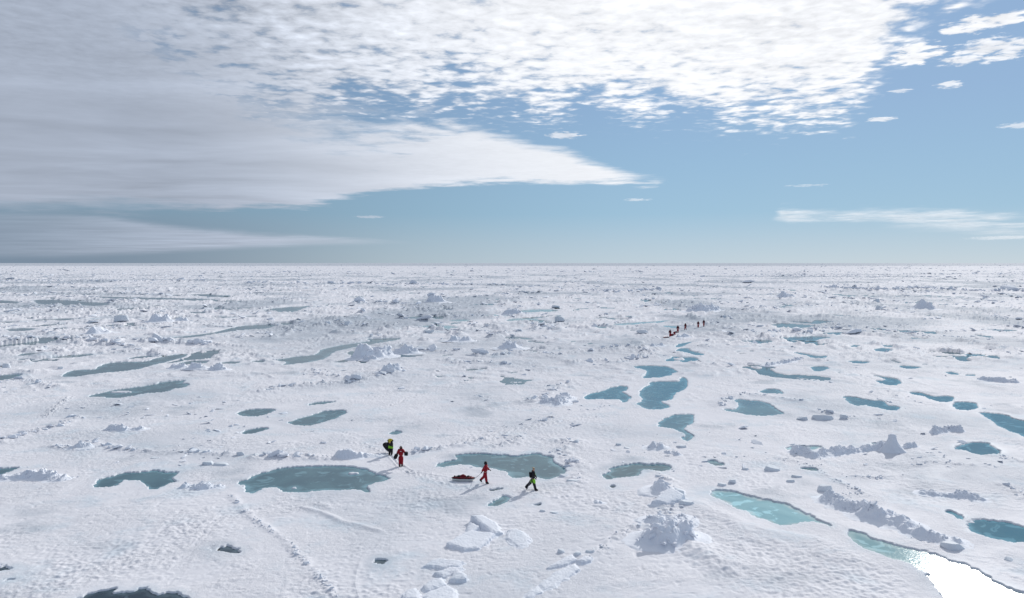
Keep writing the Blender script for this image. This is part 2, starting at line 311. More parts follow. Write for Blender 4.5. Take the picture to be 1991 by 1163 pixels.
 ('g', crop('U0', [(465,895),(500,870),(560,850),(640,850),(720,845),(750,820),(800,800),(900,788),(1020,790),(1100,785),(1160,765),(1240,745),(1300,735),(1420,728),(1400,745),(1340,765),(1240,790),(1140,820),(1000,850),(860,865),(740,875),(620,895),(520,903)])),
 ('g', crop('U0', [(660,1048),(730,1030),(840,1005),(940,990),(1060,975),(1160,960),(1220,940),(1340,930),(1400,930),(1360,950),(1440,955),(1380,985),(1310,985),(1260,1015),(1160,1022),(1100,1022),(1000,1045),(880,1062),(820,1062),(790,1050),(720,1055)])),
 ('g', crop('U0', [(1340,800),(1420,782),(1500,778),(1580,785),(1540,800),(1440,805),(1370,812)])),
 ('g', crop('U0', [(1640,800),(1740,782),(1830,790),(1760,805)])),
 ('g', crop('U0', [(1880,785),(1990,775),(1990,790),(1938,797)])),
 ('g', crop('U0', [(240,322),(360,320),(500,322),(640,335),(760,340),(830,355),(760,368),(640,365),(600,352),(480,368),(380,360),(260,345)])),
 ('g', crop('U0', [(-160,315),(60,328),(150,335),(150,350),(-160,345)])),
 ('g', crop('U0', [(690,296),(800,298),(1000,303),(1200,306),(1450,313),(1700,322),(1600,330),(1300,322),(1000,317),(760,308)])),
 ('g', crop('U0', [(-160,905),(40,885),(170,880),(120,905),(40,925),(-160,945)])),
 ('g', crop('U0', [(130,738),(200,720),(330,718),(280,732),(180,742)])),
 ('g', crop('U0', [(350,755),(500,742),(640,730),(720,735),(640,750),(480,757)])),
 ('g', crop('U0', [(20,545),(100,535),(300,535),(200,555),(100,558)])),
 ('g', crop('U0', [(380,540),(500,528),(510,535),(440,545)])),
 ('g', crop('U0', [(220,475),(340,465),(560,460),(620,465),(480,478),(300,480)])),
 ('g', crop('U0', [(-160,490),(60,484),(140,482),(60,498),(-160,502)])),
 ('g', crop('U0', [(1240,612),(1400,595),(1560,575),(1640,560),(1700,545),(1800,520),(1938,510),(2040,508),(2080,518),(1990,540),(1860,548),(1700,560),(1560,590),(1340,614)])),
 ('g', crop('U0', [(1400,414),(1500,411),(1580,418),(1470,426)])),
 ('g', crop('U0', [(1420,280),(1560,278),(1700,290),(1640,300),(1480,295)])),
 ('g', crop('U0', [(700,254),(850,257),(940,262),(820,269)])),
 ('g', crop('U0', [(100,768),(280,772),(200,781)])),
 ('g', crop('U0', [(950,765),(1060,745),(1280,738),(1180,749),(1020,763)])),
]
# islands of ice standing in the ponds: px, py, half-width px, half-height px
ISLANDS = [(686, 919.5, 12, 2.4), (572, 948, 6, 1.8), (1195, 778.5, 16, 2.2), (1320, 698, 12, 2.5), (236, 762, 22, 2.2)]
# low rubble lines carried by the ice sheet itself: points, half width m, height m, blockiness
RIDGES = [
 ([(510,760),(560,752),(600,750),(640,747),(690,744),(730,736),(765,724)], 1.6, 0.75, 1),
 ([(1116,706),(1155,701),(1196,704),(1232,699),(1263,688),(1232,675)], 1.8, 0.9, 1),
 ([(1039,686),(1085,691),(1119,684),(1165,683),(1201,675)], 1.8, 0.8, 1),
 ([(500,889),(531,887),(594,890),(640,892)], 0.9, 0.5, 1),
 ([(797,881),(831,875),(859,872),(900,865),(931,859),(946,853)], 0.6, 0.42, 1),
 ([(965,866),(1000,858),(1010,850)], 0.8, 0.45, 1),
 ([(1090,858),(1125,860),(1094,873),(1085,885),(1103,891),(1115,903),(1125,918),(1105,925),(1120,939)], 1.0, 0.42, 1),
 ([(1350,985),(1420,1010),(1500,1040),(1590,1062),(1640,1085)], 1.4, 0.16, 0),
 ([(1335,1056),(1370,1075),(1405,1098)], 1.0, 0.28, .3),
 ([(1250,1025),(1218,1034),(1190,1050),(1168,1068),(1150,1078),(1122,1085)], 0.6, 0.30, 1),
 ([(1283,905),(1290,930),(1300,990),(1290,1010),(1305,1030)], 1.0, 0.38, 1),
 ([(0,860),(40,846),(80,838),(120,828),(150,812)], 1.0, 0.5, 1),
 ([(103,867),(140,873),(175,860),(200,868),(237,873),(280,876),(328,880),(375,881),(443,884)], 0.7, 0.35, 1),
 ([(0,993),(60,970),(156,934),(220,915),(300,897),(375,875),(452,847)], 1.1, 0.13, .45),
 ([(450,962),(468,987),(500,1015),(553,1047),(594,1093),(637,1137),(653,1163)], 0.34, 0.15, .9),
 ([(587,987),(625,997),(668,1014),(703,1022),(737,1032)], 0.3, 0.13, .4),
 ([(960,835),(1040,822),(1120,800),(1200,786)], 0.5, 0.12, .6),
 ([(1590,905),(1640,925),(1700,930),(1760,925)], 0.6, 0.18, .8),
 ([(620,940+40),(640,990)], 0.4, 0.1, .4),
 ([(1030,780),(1060,770),(1090,748),(1110,742)], 1.6, 0.5, 1),
 ([(1590,800),(1620,806),(1660,812)], 1.0, 0.4, 1),
 ([(1400,790),(1420,770),(1450,765),(1500,772),(1560,782)], 1.0, 0.4, .8),
 ([(1560,652),(1600,640),(1640,638),(1670,635)], 2.2, 0.9, 1),
 ([(1491,647),(1530,645),(1560,648)], 2.0, 1.0, 1),
 ([(1770,905),(1830,900),(1880,905)], 0.7, 0.25, 1),
 ([(0,670),(40,665),(80,662),(130,665)], 2.0, 1.2, 1),
 ([(150,660),(200,668),(260,676)], 2.0, 1.1, 1),
 ([(300,668),(370,668),(440,672)], 2.0, 1.2, 1),
 ([(0,745),(40,738),(80,745),(110,752)], 1.2, 0.5, 1),
 ([(870,700),(900,708),(940,705),(990,712)], 1.4, 0.7, 1),
 ([(930,690),(975,692),(1005,688)], 1.8, 1.1, 1),
 ([(600,720),(660,735),(700,738)], 1.2, 0.5, 1),
 ([(790,680),(830,683),(870,686),(900,680)], 1.6, 0.8, 1),
 ([(1640,965),(1680,960),(1560,900),(1520,890)], 0.5, 0.2, 1),
 ([(1900,880),(1950,890),(1991,900)], 0.8, 0.35, 1),
 ([(1950,945),(1991,965)], 0.8, 0.4, 1),
 ([(1440,605),(1480,600),(1520,602)], 3, 1.2, 1),
 ([(690,590),(760,592),(820,596)], 4, 1.8, 1),
 ([(1130,565),(1200,570),(1280,566)], 5, 2.0, 1),
 ([(1600,560),(1700,566),(1800,562),(1900,568),(1991,566)], 5, 2.2, 1),
 ([(0,548),(100,547),(250,548),(400,547)], 6, 2.2, 1),
 ([(480,552),(640,553),(800,554),(990,556)], 6, 2.0, 1),
]
# trodden / sledge tracks pressed into the snow: points, half width m, depth m
TRACKS = [
 ([(757,884),(764,893),(775,905),(792,915),(800,919)], 0.09, 0.07), ([(771,893),(781,905),(800,917),(812,920)], 0.09, 0.07),
 ([(800,919),(820,916),(845,911),(858,907)], 0.14, 0.09), ([(812,920),(850,926),(880,930)], 0.10, 0.05),
 ([(705,1078),(694,1110),(690,1135),(698,1163)], 0.05, -0.02),
 ([(735,796),(770,785),(800,772),(830,764),(860,756),(905,740),(950,727)], 0.30, 0.07),
 ([(1060,850),(1110,828),(1150,815),(1200,806)], 0.30, 0.06),
 ([(90,810),(120,782),(133,772)], 0.25, -0.10), ([(830,870),(950,850),(1080,820),(1200,795),(1330,760),(1370,740)], 0.5, 0.05),
 ([(1060,850),(1000,862),(940,870)], 0.25, 0.06),
 ([(812,921),(870,935),(930,943),(1000,952),(1038,956)], 0.32, 0.06), ([(1038,956),(1090,962),(1170,990),(1240,1000)], 0.28, 0.03),
 ([(735,866),(700,850),(640,835),(590,842)], 0.3, 0.05), ([(452,847),(470,820),(440,812)], 0.3, 0.06), ([(300,1163),(420,1010),(560,975),(800,985),(943,945)], 0.25, 0.035),
 ([(1240,735),(1200,745),(1120,760),(1085,790)], 0.3, 0.05),
 ([(1240,668),(1210,680),(1150,694)], 0.4, 0.06), ([(1290,660),(1250,667),(1200,676)], 0.4, 0.08),
]

# ------------------------------------------------------------------ the ice sheet as one relief
YB = np.concatenate([np.linspace(940, 60, 900), np.linspace(59.4, 12, 110), np.geomspace(11.7, 1.15, 46)])
SS = np.linspace(-0.92, 0.92, 1900)
S, B = np.meshgrid(SS, YB)
GY = F * H / B; GX = S * GY
NY, NX = GX.shape
STEP = (F * H / np.maximum(B - 0.9, 0.6) - GY)
def seg_dist(X, Y, P, closed):
    d = np.full(X.shape, 1e9); n = len(P)
    for i in range(n if closed else n - 1):
        ax, ay = P[i]; bx, by = P[(i + 1) % n]
        vx, vy = bx - ax, by - ay; L = vx * vx + vy * vy + 1e-12
        t = np.clip(((X - ax) * vx + (Y - ay) * vy) / L, 0, 1)
        d = np.minimum(d, (X - ax - t * vx) ** 2 + (Y - ay - t * vy) ** 2)
    return np.sqrt(d)
def inside(X, Y, P):
    c = np.zeros(X.shape, bool); n = len(P)
    for i in range(n):
        ax, ay = P[i]; bx, by = P[(i + 1) % n]
        if ay == by: continue
        c ^= ((ay > Y) != (by > Y)) & (X < (bx - ax) * (Y - ay) / (by - ay) + ax)
    return c
def window(P, mar):
    """Row/column window of the fan grid that covers points P with a margin in metres."""
    xs = [p[0] for p in P]; ys = [p[1] for p in P]
    y0, y1 = min(ys) - mar, max(ys) + mar
    r = np.where((GY[:, 0] >= y0) & (GY[:, 0] <= y1))[0]
    if len(r) < 2: return None
    s0 = min((min(xs) - mar) / y0, (min(xs) - mar) / y1); s1 = max((max(xs) + mar) / y0, (max(xs) + mar) / y1)
    c = np.where((SS >= s0) & (SS <= s1))[0]
    if len(c) < 2: return None
    return slice(r[0], r[-1] + 1), slice(c[0], c[-1] + 1)
def smooth_poly(P, it=2):
    for _ in range(it):
        Q = []
        for i in range(len(P)):
            a, b = P[i], P[(i + 1) % len(P)]
            Q += [(a[0] * .75 + b[0] * .25, a[1] * .75 + b[1] * .25), (a[0] * .25 + b[0] * .75, a[1] * .25 + b[1] * .75)]
        P = Q
    return P
WATER = -0.065
near = 1 - sstep(GY, 90, 220)
wx0, wy0 = GX + 5 * fbm(GX / 17, GY / 17, 151, 2), GY + 5 * fbm(GX / 17, GY / 17, 157, 2)
# slow swell of the floes and wind-worked snow
Z = 0.10 * fbm(GX / 28, GY / 34, 1, 3) + 0.055 * fbm(GX / 7, GY / 9, 11, 3)
ca, sa = math.cos(0.5), math.sin(0.5)
RX, RY = GX * ca + GY * sa, -GX * sa + GY * ca
Z += 0.055 * fbm(RX / 3.0, RY / 0.9, 21, 3) * (0.25 + sstep(fbm(GX / 15, GY / 15, 5, 2), -0.3, 0.5))
Z += near * (0.034 * perlin(RX / 0.7, RY / 0.42, 31) + 0.024 * perlin(GX / 0.27, GY / 0.27, 33)) * (0.25 + 1.45 * sstep(fbm(GX / 9, GY / 12, 35, 3), -0.25, 0.40))
pit = np.maximum(perlin(GX / 0.55, GY / 0.5, 41) - 0.35, 0)
Z -= near * 0.09 * pit
rough = 0.35 + 0.9 * sstep(fbm(GX / 38, GY / 55, 43, 3), -0.25, 0.35)
mid = sstep(GY, 85, 190)
Z += mid * rough * (0.75 * np.maximum(fbm(GX / 6.0, GY / 7.0, 37, 4), -0.12) + 0.16 * np.maximum(fbm(GX / 1.9, GY / 2.6, 47, 2), 0))
thin = np.maximum(np.clip(1 - np.abs(perlin(wx0 / 13, wy0 / 15, 39)) * 13, 0, 1), np.clip(1 - np.abs(perlin(wx0 / 22 + 40, wy0 / 30, 53)) * 18, 0, 1))
thin *= sstep(fbm(GX / 8, GY / 9, 59, 3), -0.15, 0.25)
Z += thin * (0.03 + 0.50 * mid * (0.5 + rough * .5)) * (0.55 + 0.9 * np.abs(fbm(GX / 1.3, GY / 1.3, 63, 2)))
heap = sstep(fbm(wx0 / 7.5, wy0 / 9, 65, 3), 0.10, 0.42)
crest = 1 - np.abs(fbm(wx0 / 3.0, wy0 / 3.6, 97, 3)) * 2.2
Z += mid * heap * (0.20 + 0.75 * sstep(fbm(GX / 45, GY / 60, 99, 2), -0.3, 0.2)) * (0.30 + 0.65 * np.clip(crest, 0, 1))
rub = sstep(fbm(wx0 / 21, wy0 / 27, 87, 4), -0.10, 0.30)
RUB = rub
rowok = sstep(GY, 60, 150)
Z += rowok * (0.10 + 0.90 * rub) * (0.55 * np.maximum(perlin(GX / 1.15, GY / 1.5, 89), 0) ** 1.3 + 0.25 * np.maximum(perlin(GX / 0.55, GY / 0.8, 91), 0)) * (0.5 + 0.5 * sstep(GY, 100, 220))
Z += sstep(GY, 55, 110) * 0.05 * fbm(GX / 2.2, GY / 3.0, 49, 3) * rough
# rubble network, sparse close by and crowded farther out
wx, wy = GX + 9 * fbm(GX / 30, GY / 30, 51, 2), GY + 9 * fbm(GX / 30, GY / 30, 57, 2)
def network(sx, sy, seed, width): return np.clip(1 - np.abs(perlin(wx / sx, wy / sy, seed)) / width, 0, 1)
net = np.maximum(network(34, 30, 61, 0.085), 0.9 * network(60, 45, 67, 0.06))
patch = sstep(fbm(GX / 50, GY / 60, 71, 2), -0.30, 0.15)
net = net * patch * sstep(GY, 85, 200)
net2 = network(85, 60, 81, 0.13) * sstep(fbm(GX / 140, GY / 160, 73, 2), -0.35, 0.0) * sstep(GY, 200, 450)
BLK = 0.6 * boulders(GX / 1.5, GY / 1.5, 101, 0.8) + 0.4 * boulders(GX / 0.7, GY / 0.7, 131, 0.9)
BLK2 = boulders(GX / 3.6, GY / 3.6, 161, 0.75)
Z += net * ((0.16 + 0.30 * mid) * (0.6 + 0.8 * fbm(GX / 3, GY / 3, 83, 2)) + 0.25 * BLK) + net2 * (0.25 + 0.6 * BLK2 + 0.3 * BLK)
lone = boulders(GX / 5.5, GY / 5.5, 191, 0.10 ) * sstep(GY, 70, 140)
Z += 0.25 * lone * sstep(GY, 70, 160)
far = sstep(GY, 420, 1500)
Z += far * (0.55 * np.maximum(perlin(GX / 5, GY / 40, 201), 0) + 1.0 * np.maximum(perlin(GX / 16, GY / 90, 203) - 0.2, 0) * BLK2)
lead = np.clip(1 - np.abs(perlin(wx / 130, wy / 150, 221)) * 9, 0, 1) * sstep(fbm(GX / 200, GY / 220, 223, 2), -0.2, 0.2)
Z += sstep(GY, 260, 500) * lead * (0.5 + 1.2 * np.abs(fbm(GX / 7, GY / 60, 225, 3)))
vfar = sstep(GY, 2600, 5200)
Z += vfar * 2.2 * np.maximum(perlin(GX / 40, GY / 400, 211), 0)
for pts, w, h, blk in RIDGES:
    P = [gp(*p) for p in pts]; win = window(P, w * 3.5)
    if win is None: continue
    X_, Y_ = GX[win], GY[win]
    d = seg_dist(X_ + 0.6 * w * fbm(X_ / 2.5, Y_ / 2.5, 7, 2), Y_ + 0.6 * w * fbm(X_ / 2.5, Y_ / 2.5, 9, 2), P, False)
    e = np.exp(-(d / w) ** 2)
    bl = (BLK if w < 2.6 else 0.5 * BLK + 0.6 * BLK2)[win]
    Z[win] += h * e * ((1 - blk) + blk * (0.25 + 0.45 * bl))
for pts, w, dep in TRACKS:
    P = [gp(*p) for p in pts]; win = window(P, w * 4 + .5)
    if win is None: continue
    X_, Y_ = GX[win], GY[win]
    d = seg_dist(X_, Y_, P, False)
    k = 1.0 if w < 0.2 else sstep(perlin(X_ / 0.36, Y_ / 0.5, 15), -0.05, 0.25)
    dep = dep * 1.7
    Z[win] += (-dep * np.exp(-(d / w) ** 2) + 0.4 * abs(dep) * np.exp(-((d - 2.0 * w) / w) ** 2)) * k
BOOTS = [([(764,887),(772,899),(784,912),(812,922),(862,934),(905,943),(943,941)], 1), ([(943,941),(975,950),(1005,956),(1036,954)], 1),
         ([(779,907),(800,924),(850,938),(900,948),(960,962),(1036,957)], 2), ([(757,884),(740,876),(700,862),(660,856)], 3), ([(1036,955),(1012,962),(985,975),(960,1000)], 4),
         ([(820,880),(870,862),(930,852),(1010,838),(1100,818),(1180,802)], 5), ([(850,868),(940,846),(1040,828),(1150,806)], 6)]
for pts, sd_ in BOOTS:
    P = [gp(*p) for p in pts]; r_b = random.Random(sd_); side_ = 1
    for a, b in zip(P[:-1], P[1:]):
        L = math.dist(a, b); ux, uy = (b[0] - a[0]) / L, (b[1] - a[1]) / L
        for k in range(int(L / 0.38)):
            t = (k + r_b.uniform(-.2, .2)) * 0.38; side_ = -side_
            cx_, cy_ = a[0] + ux * t - uy * side_ * r_b.uniform(.10, .2), a[1] + uy * t + ux * side_ * r_b.uniform(.10, .2)
            win = window([(cx_, cy_)], 0.45)
            if win is None: continue
            X_, Y_ = GX[win] - cx_, GY[win] - cy_
            q = ((X_ * ux + Y_ * uy) / .19) ** 2 + ((-X_ * uy + Y_ * ux) / .10) ** 2
            Z[win] += -0.11 * np.exp(-q) + 0.03 * np.exp(-(np.sqrt(q) - 1.7) ** 2 * 3)
Z = np.where(GY < 1500, np.maximum(Z, -0.035 + 0.25 * (Z + 0.035)), Z)
# small melt pools lie in the hollows of the middle distance
hol = fbm(wx / 17, wy / 26, 331, 4) + 0.12 * fbm(GX / 3, GY / 4, 337, 2)
lim = 0.36 - 0.11 * sstep(fbm(GX / 120, GY / 200, 341, 2), -0.1, 0.4)
east = sstep(GX / GY, 0.12, 0.3) * (1 - 2.2 * sstep(fbm(GX / 25, GY / 35, 343, 2), 0.0, 0.4))
pool = sstep(hol, lim + 0.05 * east, lim + 0.03 + 0.05 * east) * sstep(GY, 105, 135) * (1 - sstep(GY, 1400, 1900))
walk = [gp(*p) for p in ((1230, 690), (1300, 655), (1370, 633), (1450, 615))]
dw = seg_dist(GX, GY, walk, False)
pool *= sstep(dw, 10, 22)
Z = Z * (1 - pool) - 0.35 * pool
POOL = pool
# melt ponds: basins cut below the water level
SHEETS = []
WET = np.zeros_like(Z)
for kind, pts in PONDS:
    P = smooth_poly([gp(x, y) for x, y in pts], 2)
    cy = sum(p[1] for p in P) / len(P)
    u = cy / F                                     # size of one photo pixel there, metres across
    stp = max(0.16, cy * cy / (F * H))
    win = window(P, max(3.0, 2.5 * stp))
    if win is None: continue
    X_, Y_ = GX[win], GY[win]
    rag = max(0.17, 2.2 * u)
    Xw = X_ + rag * fbm(X_ / (7 * rag), Y_ / (7 * rag), 301, 4) * 2.2; Yw = Y_ + rag * fbm(X_ / (7 * rag), Y_ / (7 * rag), 305, 4) * 2.8
    Xw = Xw + .55 * rag * perlin(X_ / (1.6 * rag), Y_ / (2.2 * rag), 309); Yw = Yw + .7 * rag * perlin(X_ / (1.6 * rag), Y_ / (2.2 * rag), 313)
    d = seg_dist(Xw, Yw, P, True); d = np.where(inside(Xw, Yw, P), -d, d)
    w = max(0.14, 0.6 * u, 0.45 * stp)
    for ix, iy, hw, hh in ISLANDS:
        x0, y0 = gp(ix, iy); rx = hw * mpp(iy); ry = hh * y0 * y0 / (F * H)
        q = np.sqrt(((X_ - x0) / rx) ** 2 + ((Y_ - y0) / ry) ** 2) - 1 + 0.35 * perlin(X_ / .6, Y_ / .6, 5)
        d = np.maximum(d, -q * min(rx, ry))
    zz = Z[win]
    calm = sstep(d, 0.0, 2.2)
    land = (0.0 + 0.03 * (1 + fbm(X_ / 1.2, Y_ / 1.2, 311, 2))) * (1 - calm) + zz * calm
    land = np.maximum(land, zz * 0.6) if kind != 's' else land
    floor = -0.45; POOL[win] *= (d > 2 * w)
    Z[win] = floor + (land - floor) * sstep(d, -w, w * 0.9)
    WET[win] = np.maximum(WET[win], (1 - sstep(d, 0, max(0.9, 2.5 * u))) * (0.6 + .8 * fbm(X_ / 1.1, Y_ / 1.1, 951, 2)))
    SHEETS.append((kind, win, d, w))
Zf = np.where(GY > 12000, 0, Z)

def grid_mesh(name, X, Y, Zz, mask=None):
    ny, nx = X.shape
    idx = np.arange(ny * nx).reshape(ny, nx)
    q = np.stack([idx[:-1, :-1], idx[:-1, 1:], idx[1:, 1:], idx[1:, :-1]], -1).reshape(-1, 4)
    co = np.stack([X, Y, Zz], -1).reshape(-1, 3)
    if mask is not None:
        q = q[(mask[:-1, :-1] | mask[:-1, 1:] | mask[1:, 1:] | mask[1:, :-1]).reshape(-1)]
        used, inv = np.unique(q.reshape(-1), return_inverse=True)
        co = co[used]; q = inv.reshape(-1, 4)
    me = bpy.data.meshes.new(name)
    me.vertices.add(len(co)); me.vertices.foreach_set('co', co.astype(np.float32).reshape(-1))
    me.loops.add(len(q) * 4); me.loops.foreach_set('vertex_index', q.astype(np.int32).reshape(-1))
    me.polygons.add(len(q)); me.polygons.foreach_set('loop_start', np.arange(0, len(q) * 4, 4, dtype=np.int32))
    me.polygons.foreach_set('use_smooth', np.ones(len(q), bool))
    me.update(calc_edges=True)
    return me

# ------------------------------------------------------------------ materials
def new_mat(name):
    m = bpy.data.materials.new(name); m.use_nodes = True
    return m, NT(m.node_tree)
def principled(T, **kw):
    p = T.n('ShaderNodeBsdfPrincipled'); o = T.n('ShaderNodeOutputMaterial'); T.link(p.outputs[0], o.inputs[0])
    for k, v in kw.items():
        s = p.inputs[k.replace('_', ' ')]
        if isinstance(v, tuple): v = (*v, 1)
        T.put(s, v)
    return p
def snow_material(name, base, wet_attr=False, bump=1.0, dirty=1.0):
    m, T = new_mat(name)
    pos = T.n('ShaderNodeNewGeometry').outputs['Position']
    sx = T.n('ShaderNodeSeparateXYZ'); T.link(pos, sx.inputs[0])
    n1 = T.noise(pos, 0.035, 4, 0.6, 0.4)
    n2 = T.noise(pos, 0.22, 5, 0.65, 0.3)
    fine = T.noise(pos, 5.0, 3, 0.6)
    grey = tuple(c * k for c, k in zip(base, (0.66, 0.72, 0.76)))
    blue = tuple(c * k for c, k in zip(base, (0.72, 0.86, 0.92)))
    c = T.mix(T.m('MULTIPLY', T.ss(n1, 0.47, 0.70), 0.70 * dirty), base, grey)
    c = T.mix(T.m('MULTIPLY', T.ss(n2, 0.50, 0.74), 0.60 * dirty), c, blue)
    c = T.mix(T.m('MULTIPLY', T.ss(fine, 0.60, 0.80), 0.22), c, grey)
    if wet_attr:
        at = T.n('ShaderNodeAttribute'); at.attribute_name = 'wet'
        w = at.outputs['Fac']
        c = T.mix(T.m('MULTIPLY', w, 0.45), c, blue)
        dy_ = T.n('ShaderNodeAttribute'); dy_.attribute_name = 'grime_shade'
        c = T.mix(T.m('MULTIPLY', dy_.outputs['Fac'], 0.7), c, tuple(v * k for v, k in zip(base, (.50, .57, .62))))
        ro = T.m('MULTIPLY_ADD', w, -0.08, 0.50)
        gf = T.m('MULTIPLY_ADD', w, 0.015, 0.018)
    else: ro = 0.5; gf = 0.012
    df = T.n('ShaderNodeBsdfDiffuse'); T.link(c, df.inputs[0])
    gl = T.n('ShaderNodeBsdfGlossy'); T.put(gl.inputs['Roughness'], ro)
    mx_ = T.n('ShaderNodeMixShader'); T.put(mx_.inputs[0], gf); T.link(df.outputs[0], mx_.inputs[1]); T.link(gl.outputs[0], mx_.inputs[2])
    o_ = T.n('ShaderNodeOutputMaterial'); T.link(mx_.outputs[0], o_.inputs[0])
    b1 = T.m('MULTIPLY', T.noise(pos, 3.4, 6, 0.74), T.ss(T.noise(pos, 0.16, 3, 0.6, 0.5), 0.36, 0.60, 0.35, 1.5))
    bp = T.n('ShaderNodeBump'); bp.inputs['Strength'].default_value = 0.6 * bump; bp.inputs['Distance'].default_value = 0.10
    T.link(b1, bp.inputs['Height']); T.link(bp.outputs[0], df.inputs['Normal']); T.link(bp.outputs[0], gl.inputs['Normal'])
    return m
SNOW = (0.685, 0.690, 0.730)
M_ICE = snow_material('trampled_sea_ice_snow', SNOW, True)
M_HUM = snow_material('hummock_snow', (0.75, 0.775, 0.83), False, 0.8, 0.5)
M_BLK = snow_material('bare_ice_block', (0.69, 0.725, 0.77), False, 0.4, 0.5)
def water_material(name, col, patch_col, alpha, wave, wscale):
    """Melt water: bed colour by depth, pale ice patches on the bed, rippled Fresnel surface."""
    m, T = new_mat(name)
    pos = T.n('ShaderNodeNewGeometry').outputs['Position']
    n = T.noise(pos, 0.20, 5, 0.62, 0.8)
    n2 = T.noise(pos, 0.50, 4, 0.55, 1.4)
    c = T.mix(T.ss(n, 0.36, 0.70), col, patch_col)
    c = T.mix(T.m('MULTIPLY', T.ss(n2, 0.56, 0.64), 0.70), c, tuple(min(1, 1.5 * x + .04) for x in patch_col))
    at = T.n('ShaderNodeAttribute'); at.attribute_name = 'shallow'
    c = T.mix(T.m('MULTIPLY', T.m('POWER', at.outputs['Fac'], 1.3), 0.75), c, tuple(min(.6, 2.0 * x + .07) for x in patch_col))
    df = T.n('ShaderNodeBsdfDiffuse'); T.link(c, df.inputs[0])
    gl = T.n('ShaderNodeBsdfGlossy'); gl.distribution = 'BECKMANN'; gl.inputs['Roughness'].default_value = math.sqrt(alpha)
    b1 = T.noise(pos, wscale, 3, 0.55)
    bp = T.n('ShaderNodeBump'); bp.inputs['Strength'].default_value = 1.0; bp.inputs['Distance'].default_value = wave
    T.link(b1, bp.inputs['Height']); T.link(bp.outputs[0], gl.inputs['Normal'])
    fr = T.n('ShaderNodeFresnel'); fr.inputs[0].default_value = 1.33
    mx_ = T.n('ShaderNodeMixShader'); T.link(fr.outputs[0], mx_.inputs[0]); T.link(df.outputs[0], mx_.inputs[1]); T.link(gl.outputs[0], mx_.inputs[2])
    o_ = T.n('ShaderNodeOutputMaterial'); T.link(mx_.outputs[0], o_.inputs[0])
    return m
M_W = {
 'g': water_material('pond_water_grey_teal', (0.036, 0.105, 0.140), (0.062, 0.155, 0.190), 0.02, 0.003, 7),
 'b': water_material('pond_water_blue', (0.040, 0.145, 0.205), (0.065, 0.190, 0.240), 0.02, 0.003, 7),
 'd': water_material('pond_water_dark', (0.012, 0.030, 0.050), (0.018, 0.045, 0.065), 0.02, 0.003, 7),
 't': water_material('pond_water_turquoise', (0.15, 0.35, 0.41), (0.24, 0.46, 0.51), 0.03, 0.010, 8),
 's': water_material('pond_water_rippled', (0.150, 0.310, 0.350), (0.210, 0.370, 0.400), 0.044, 0.006, 8),
}
def simple_mat(name, col, rough=0.75, var=0.25, scale=14.0, spec=0.3):
    m, T = new_mat(name)
    pos = T.n('ShaderNodeTexCoord').outputs['Object']
    n = T.noise(pos, scale, 4, 0.6)
    c = T.mix(n, tuple(x * (1 - var) for x in col), tuple(min(1, x * (1 + var)) for x in col))
    p = principled(T, Base_Color=c, Roughness=rough); p.inputs['Specular IOR Level'].default_value = spec
    bp = T.n('ShaderNodeBump'); bp.inputs['Strength'].default_value = 0.6; bp.inputs['Distance'].default_value = 0.03
    T.link(n, bp.inputs['Height']); T.link(bp.outputs[0], p.inputs['Normal'])
    return m
M_RED = simple_mat('red_suit_fabric', (0.27, 0.006, 0.016))
M_MAR = simple_mat('maroon_jacket_fabric', (0.085, 0.006, 0.014))
M_DRED = simple_mat('dark_red_fabric', (0.14, 0.006, 0.014))
M_BLACK = simple_mat('black_fabric', (0.010, 0.010, 0.014))
M_GREEN = simple_mat('lime_fabric', (0.25, 0.60, 0.04))
M_SKIN = simple_mat('skin', (0.50, 0.28, 0.20), 0.5, 0.1)
M_YEL = simple_mat('yellow_fabric', (0.50, 0.40, 0.04))
M_TAN = simple_mat('tan_knit', (0.32, 0.27, 0.18))
M_REFL = simple_mat('reflective_tape', (0.72, 0.72, 0.72), 0.3, 0.05)
M_HULL = simple_mat('pale_plastic_hull', (0.62, 0.64, 0.62), 0.35, 0.08)
M_ROPE = simple_mat('grey_rope', (0.16, 0.16, 0.18))

def link(name, me, mat, parent=None, **props):
    o = bpy.data.objects.new(name, me); COL.objects.link(o)
    if mat and not me.materials: me.materials.append(mat)
    if parent: o.parent = parent
    for k, v in props.items(): o[k] = v
    return o
def empty(name, loc, rz, **props):
    o = bpy.data.objects.new(name, None); COL.objects.link(o); o.location = loc; o.rotation_euler = (0, 0, rz)
    o.empty_display_size = 0.2
    for k, v in props.items(): o[k] = v
    return o

me = grid_mesh('ice_sheet', GX, GY, Zf)
at = me.attributes.new('wet', 'FLOAT', 'POINT'); at.data.foreach_set('value', WET.astype(np.float32).reshape(-1))
# grey soaked snow: soft patches over the foreground and broad bands in the middle distance
grime_shade = np.clip(sstep(fbm(GX / 9, GY / 9, 401, 4), 0.22, 0.55) * 0.8 * near + sstep(fbm(GX / 60, GY / 90, 405, 5), -0.04, 0.26) * (1 - near) * (1 - sstep(GY, 900, 1500)) + 0.9 * sstep(GY, 3300, 4600), 0, 1)  # last term darkens the horizon ice: shade of far rubble put into the colour
for px, py, rx, ry in ((215, 1062, 50, 12), (800, 830, 55, 14), (760, 815, 40, 6), (740, 1092, 30, 14), (65, 995, 50, 10), (420, 1064, 40, 16), (1860, 1150, 60, 40), (930, 770, 60, 15), (250, 800, 60, 12)):
    x0, y0 = gp(px, py); ax_, ay_ = rx * mpp(py), ry * y0 * y0 / (F * H)
    q = ((GX - x0) / ax_) ** 2 + ((GY - y0) / ay_) ** 2
    grime_shade = np.maximum(grime_shade, np.exp(-q) * (0.55 + 0.6 * fbm(GX / 1.2, GY / 1.2, 411, 3)))
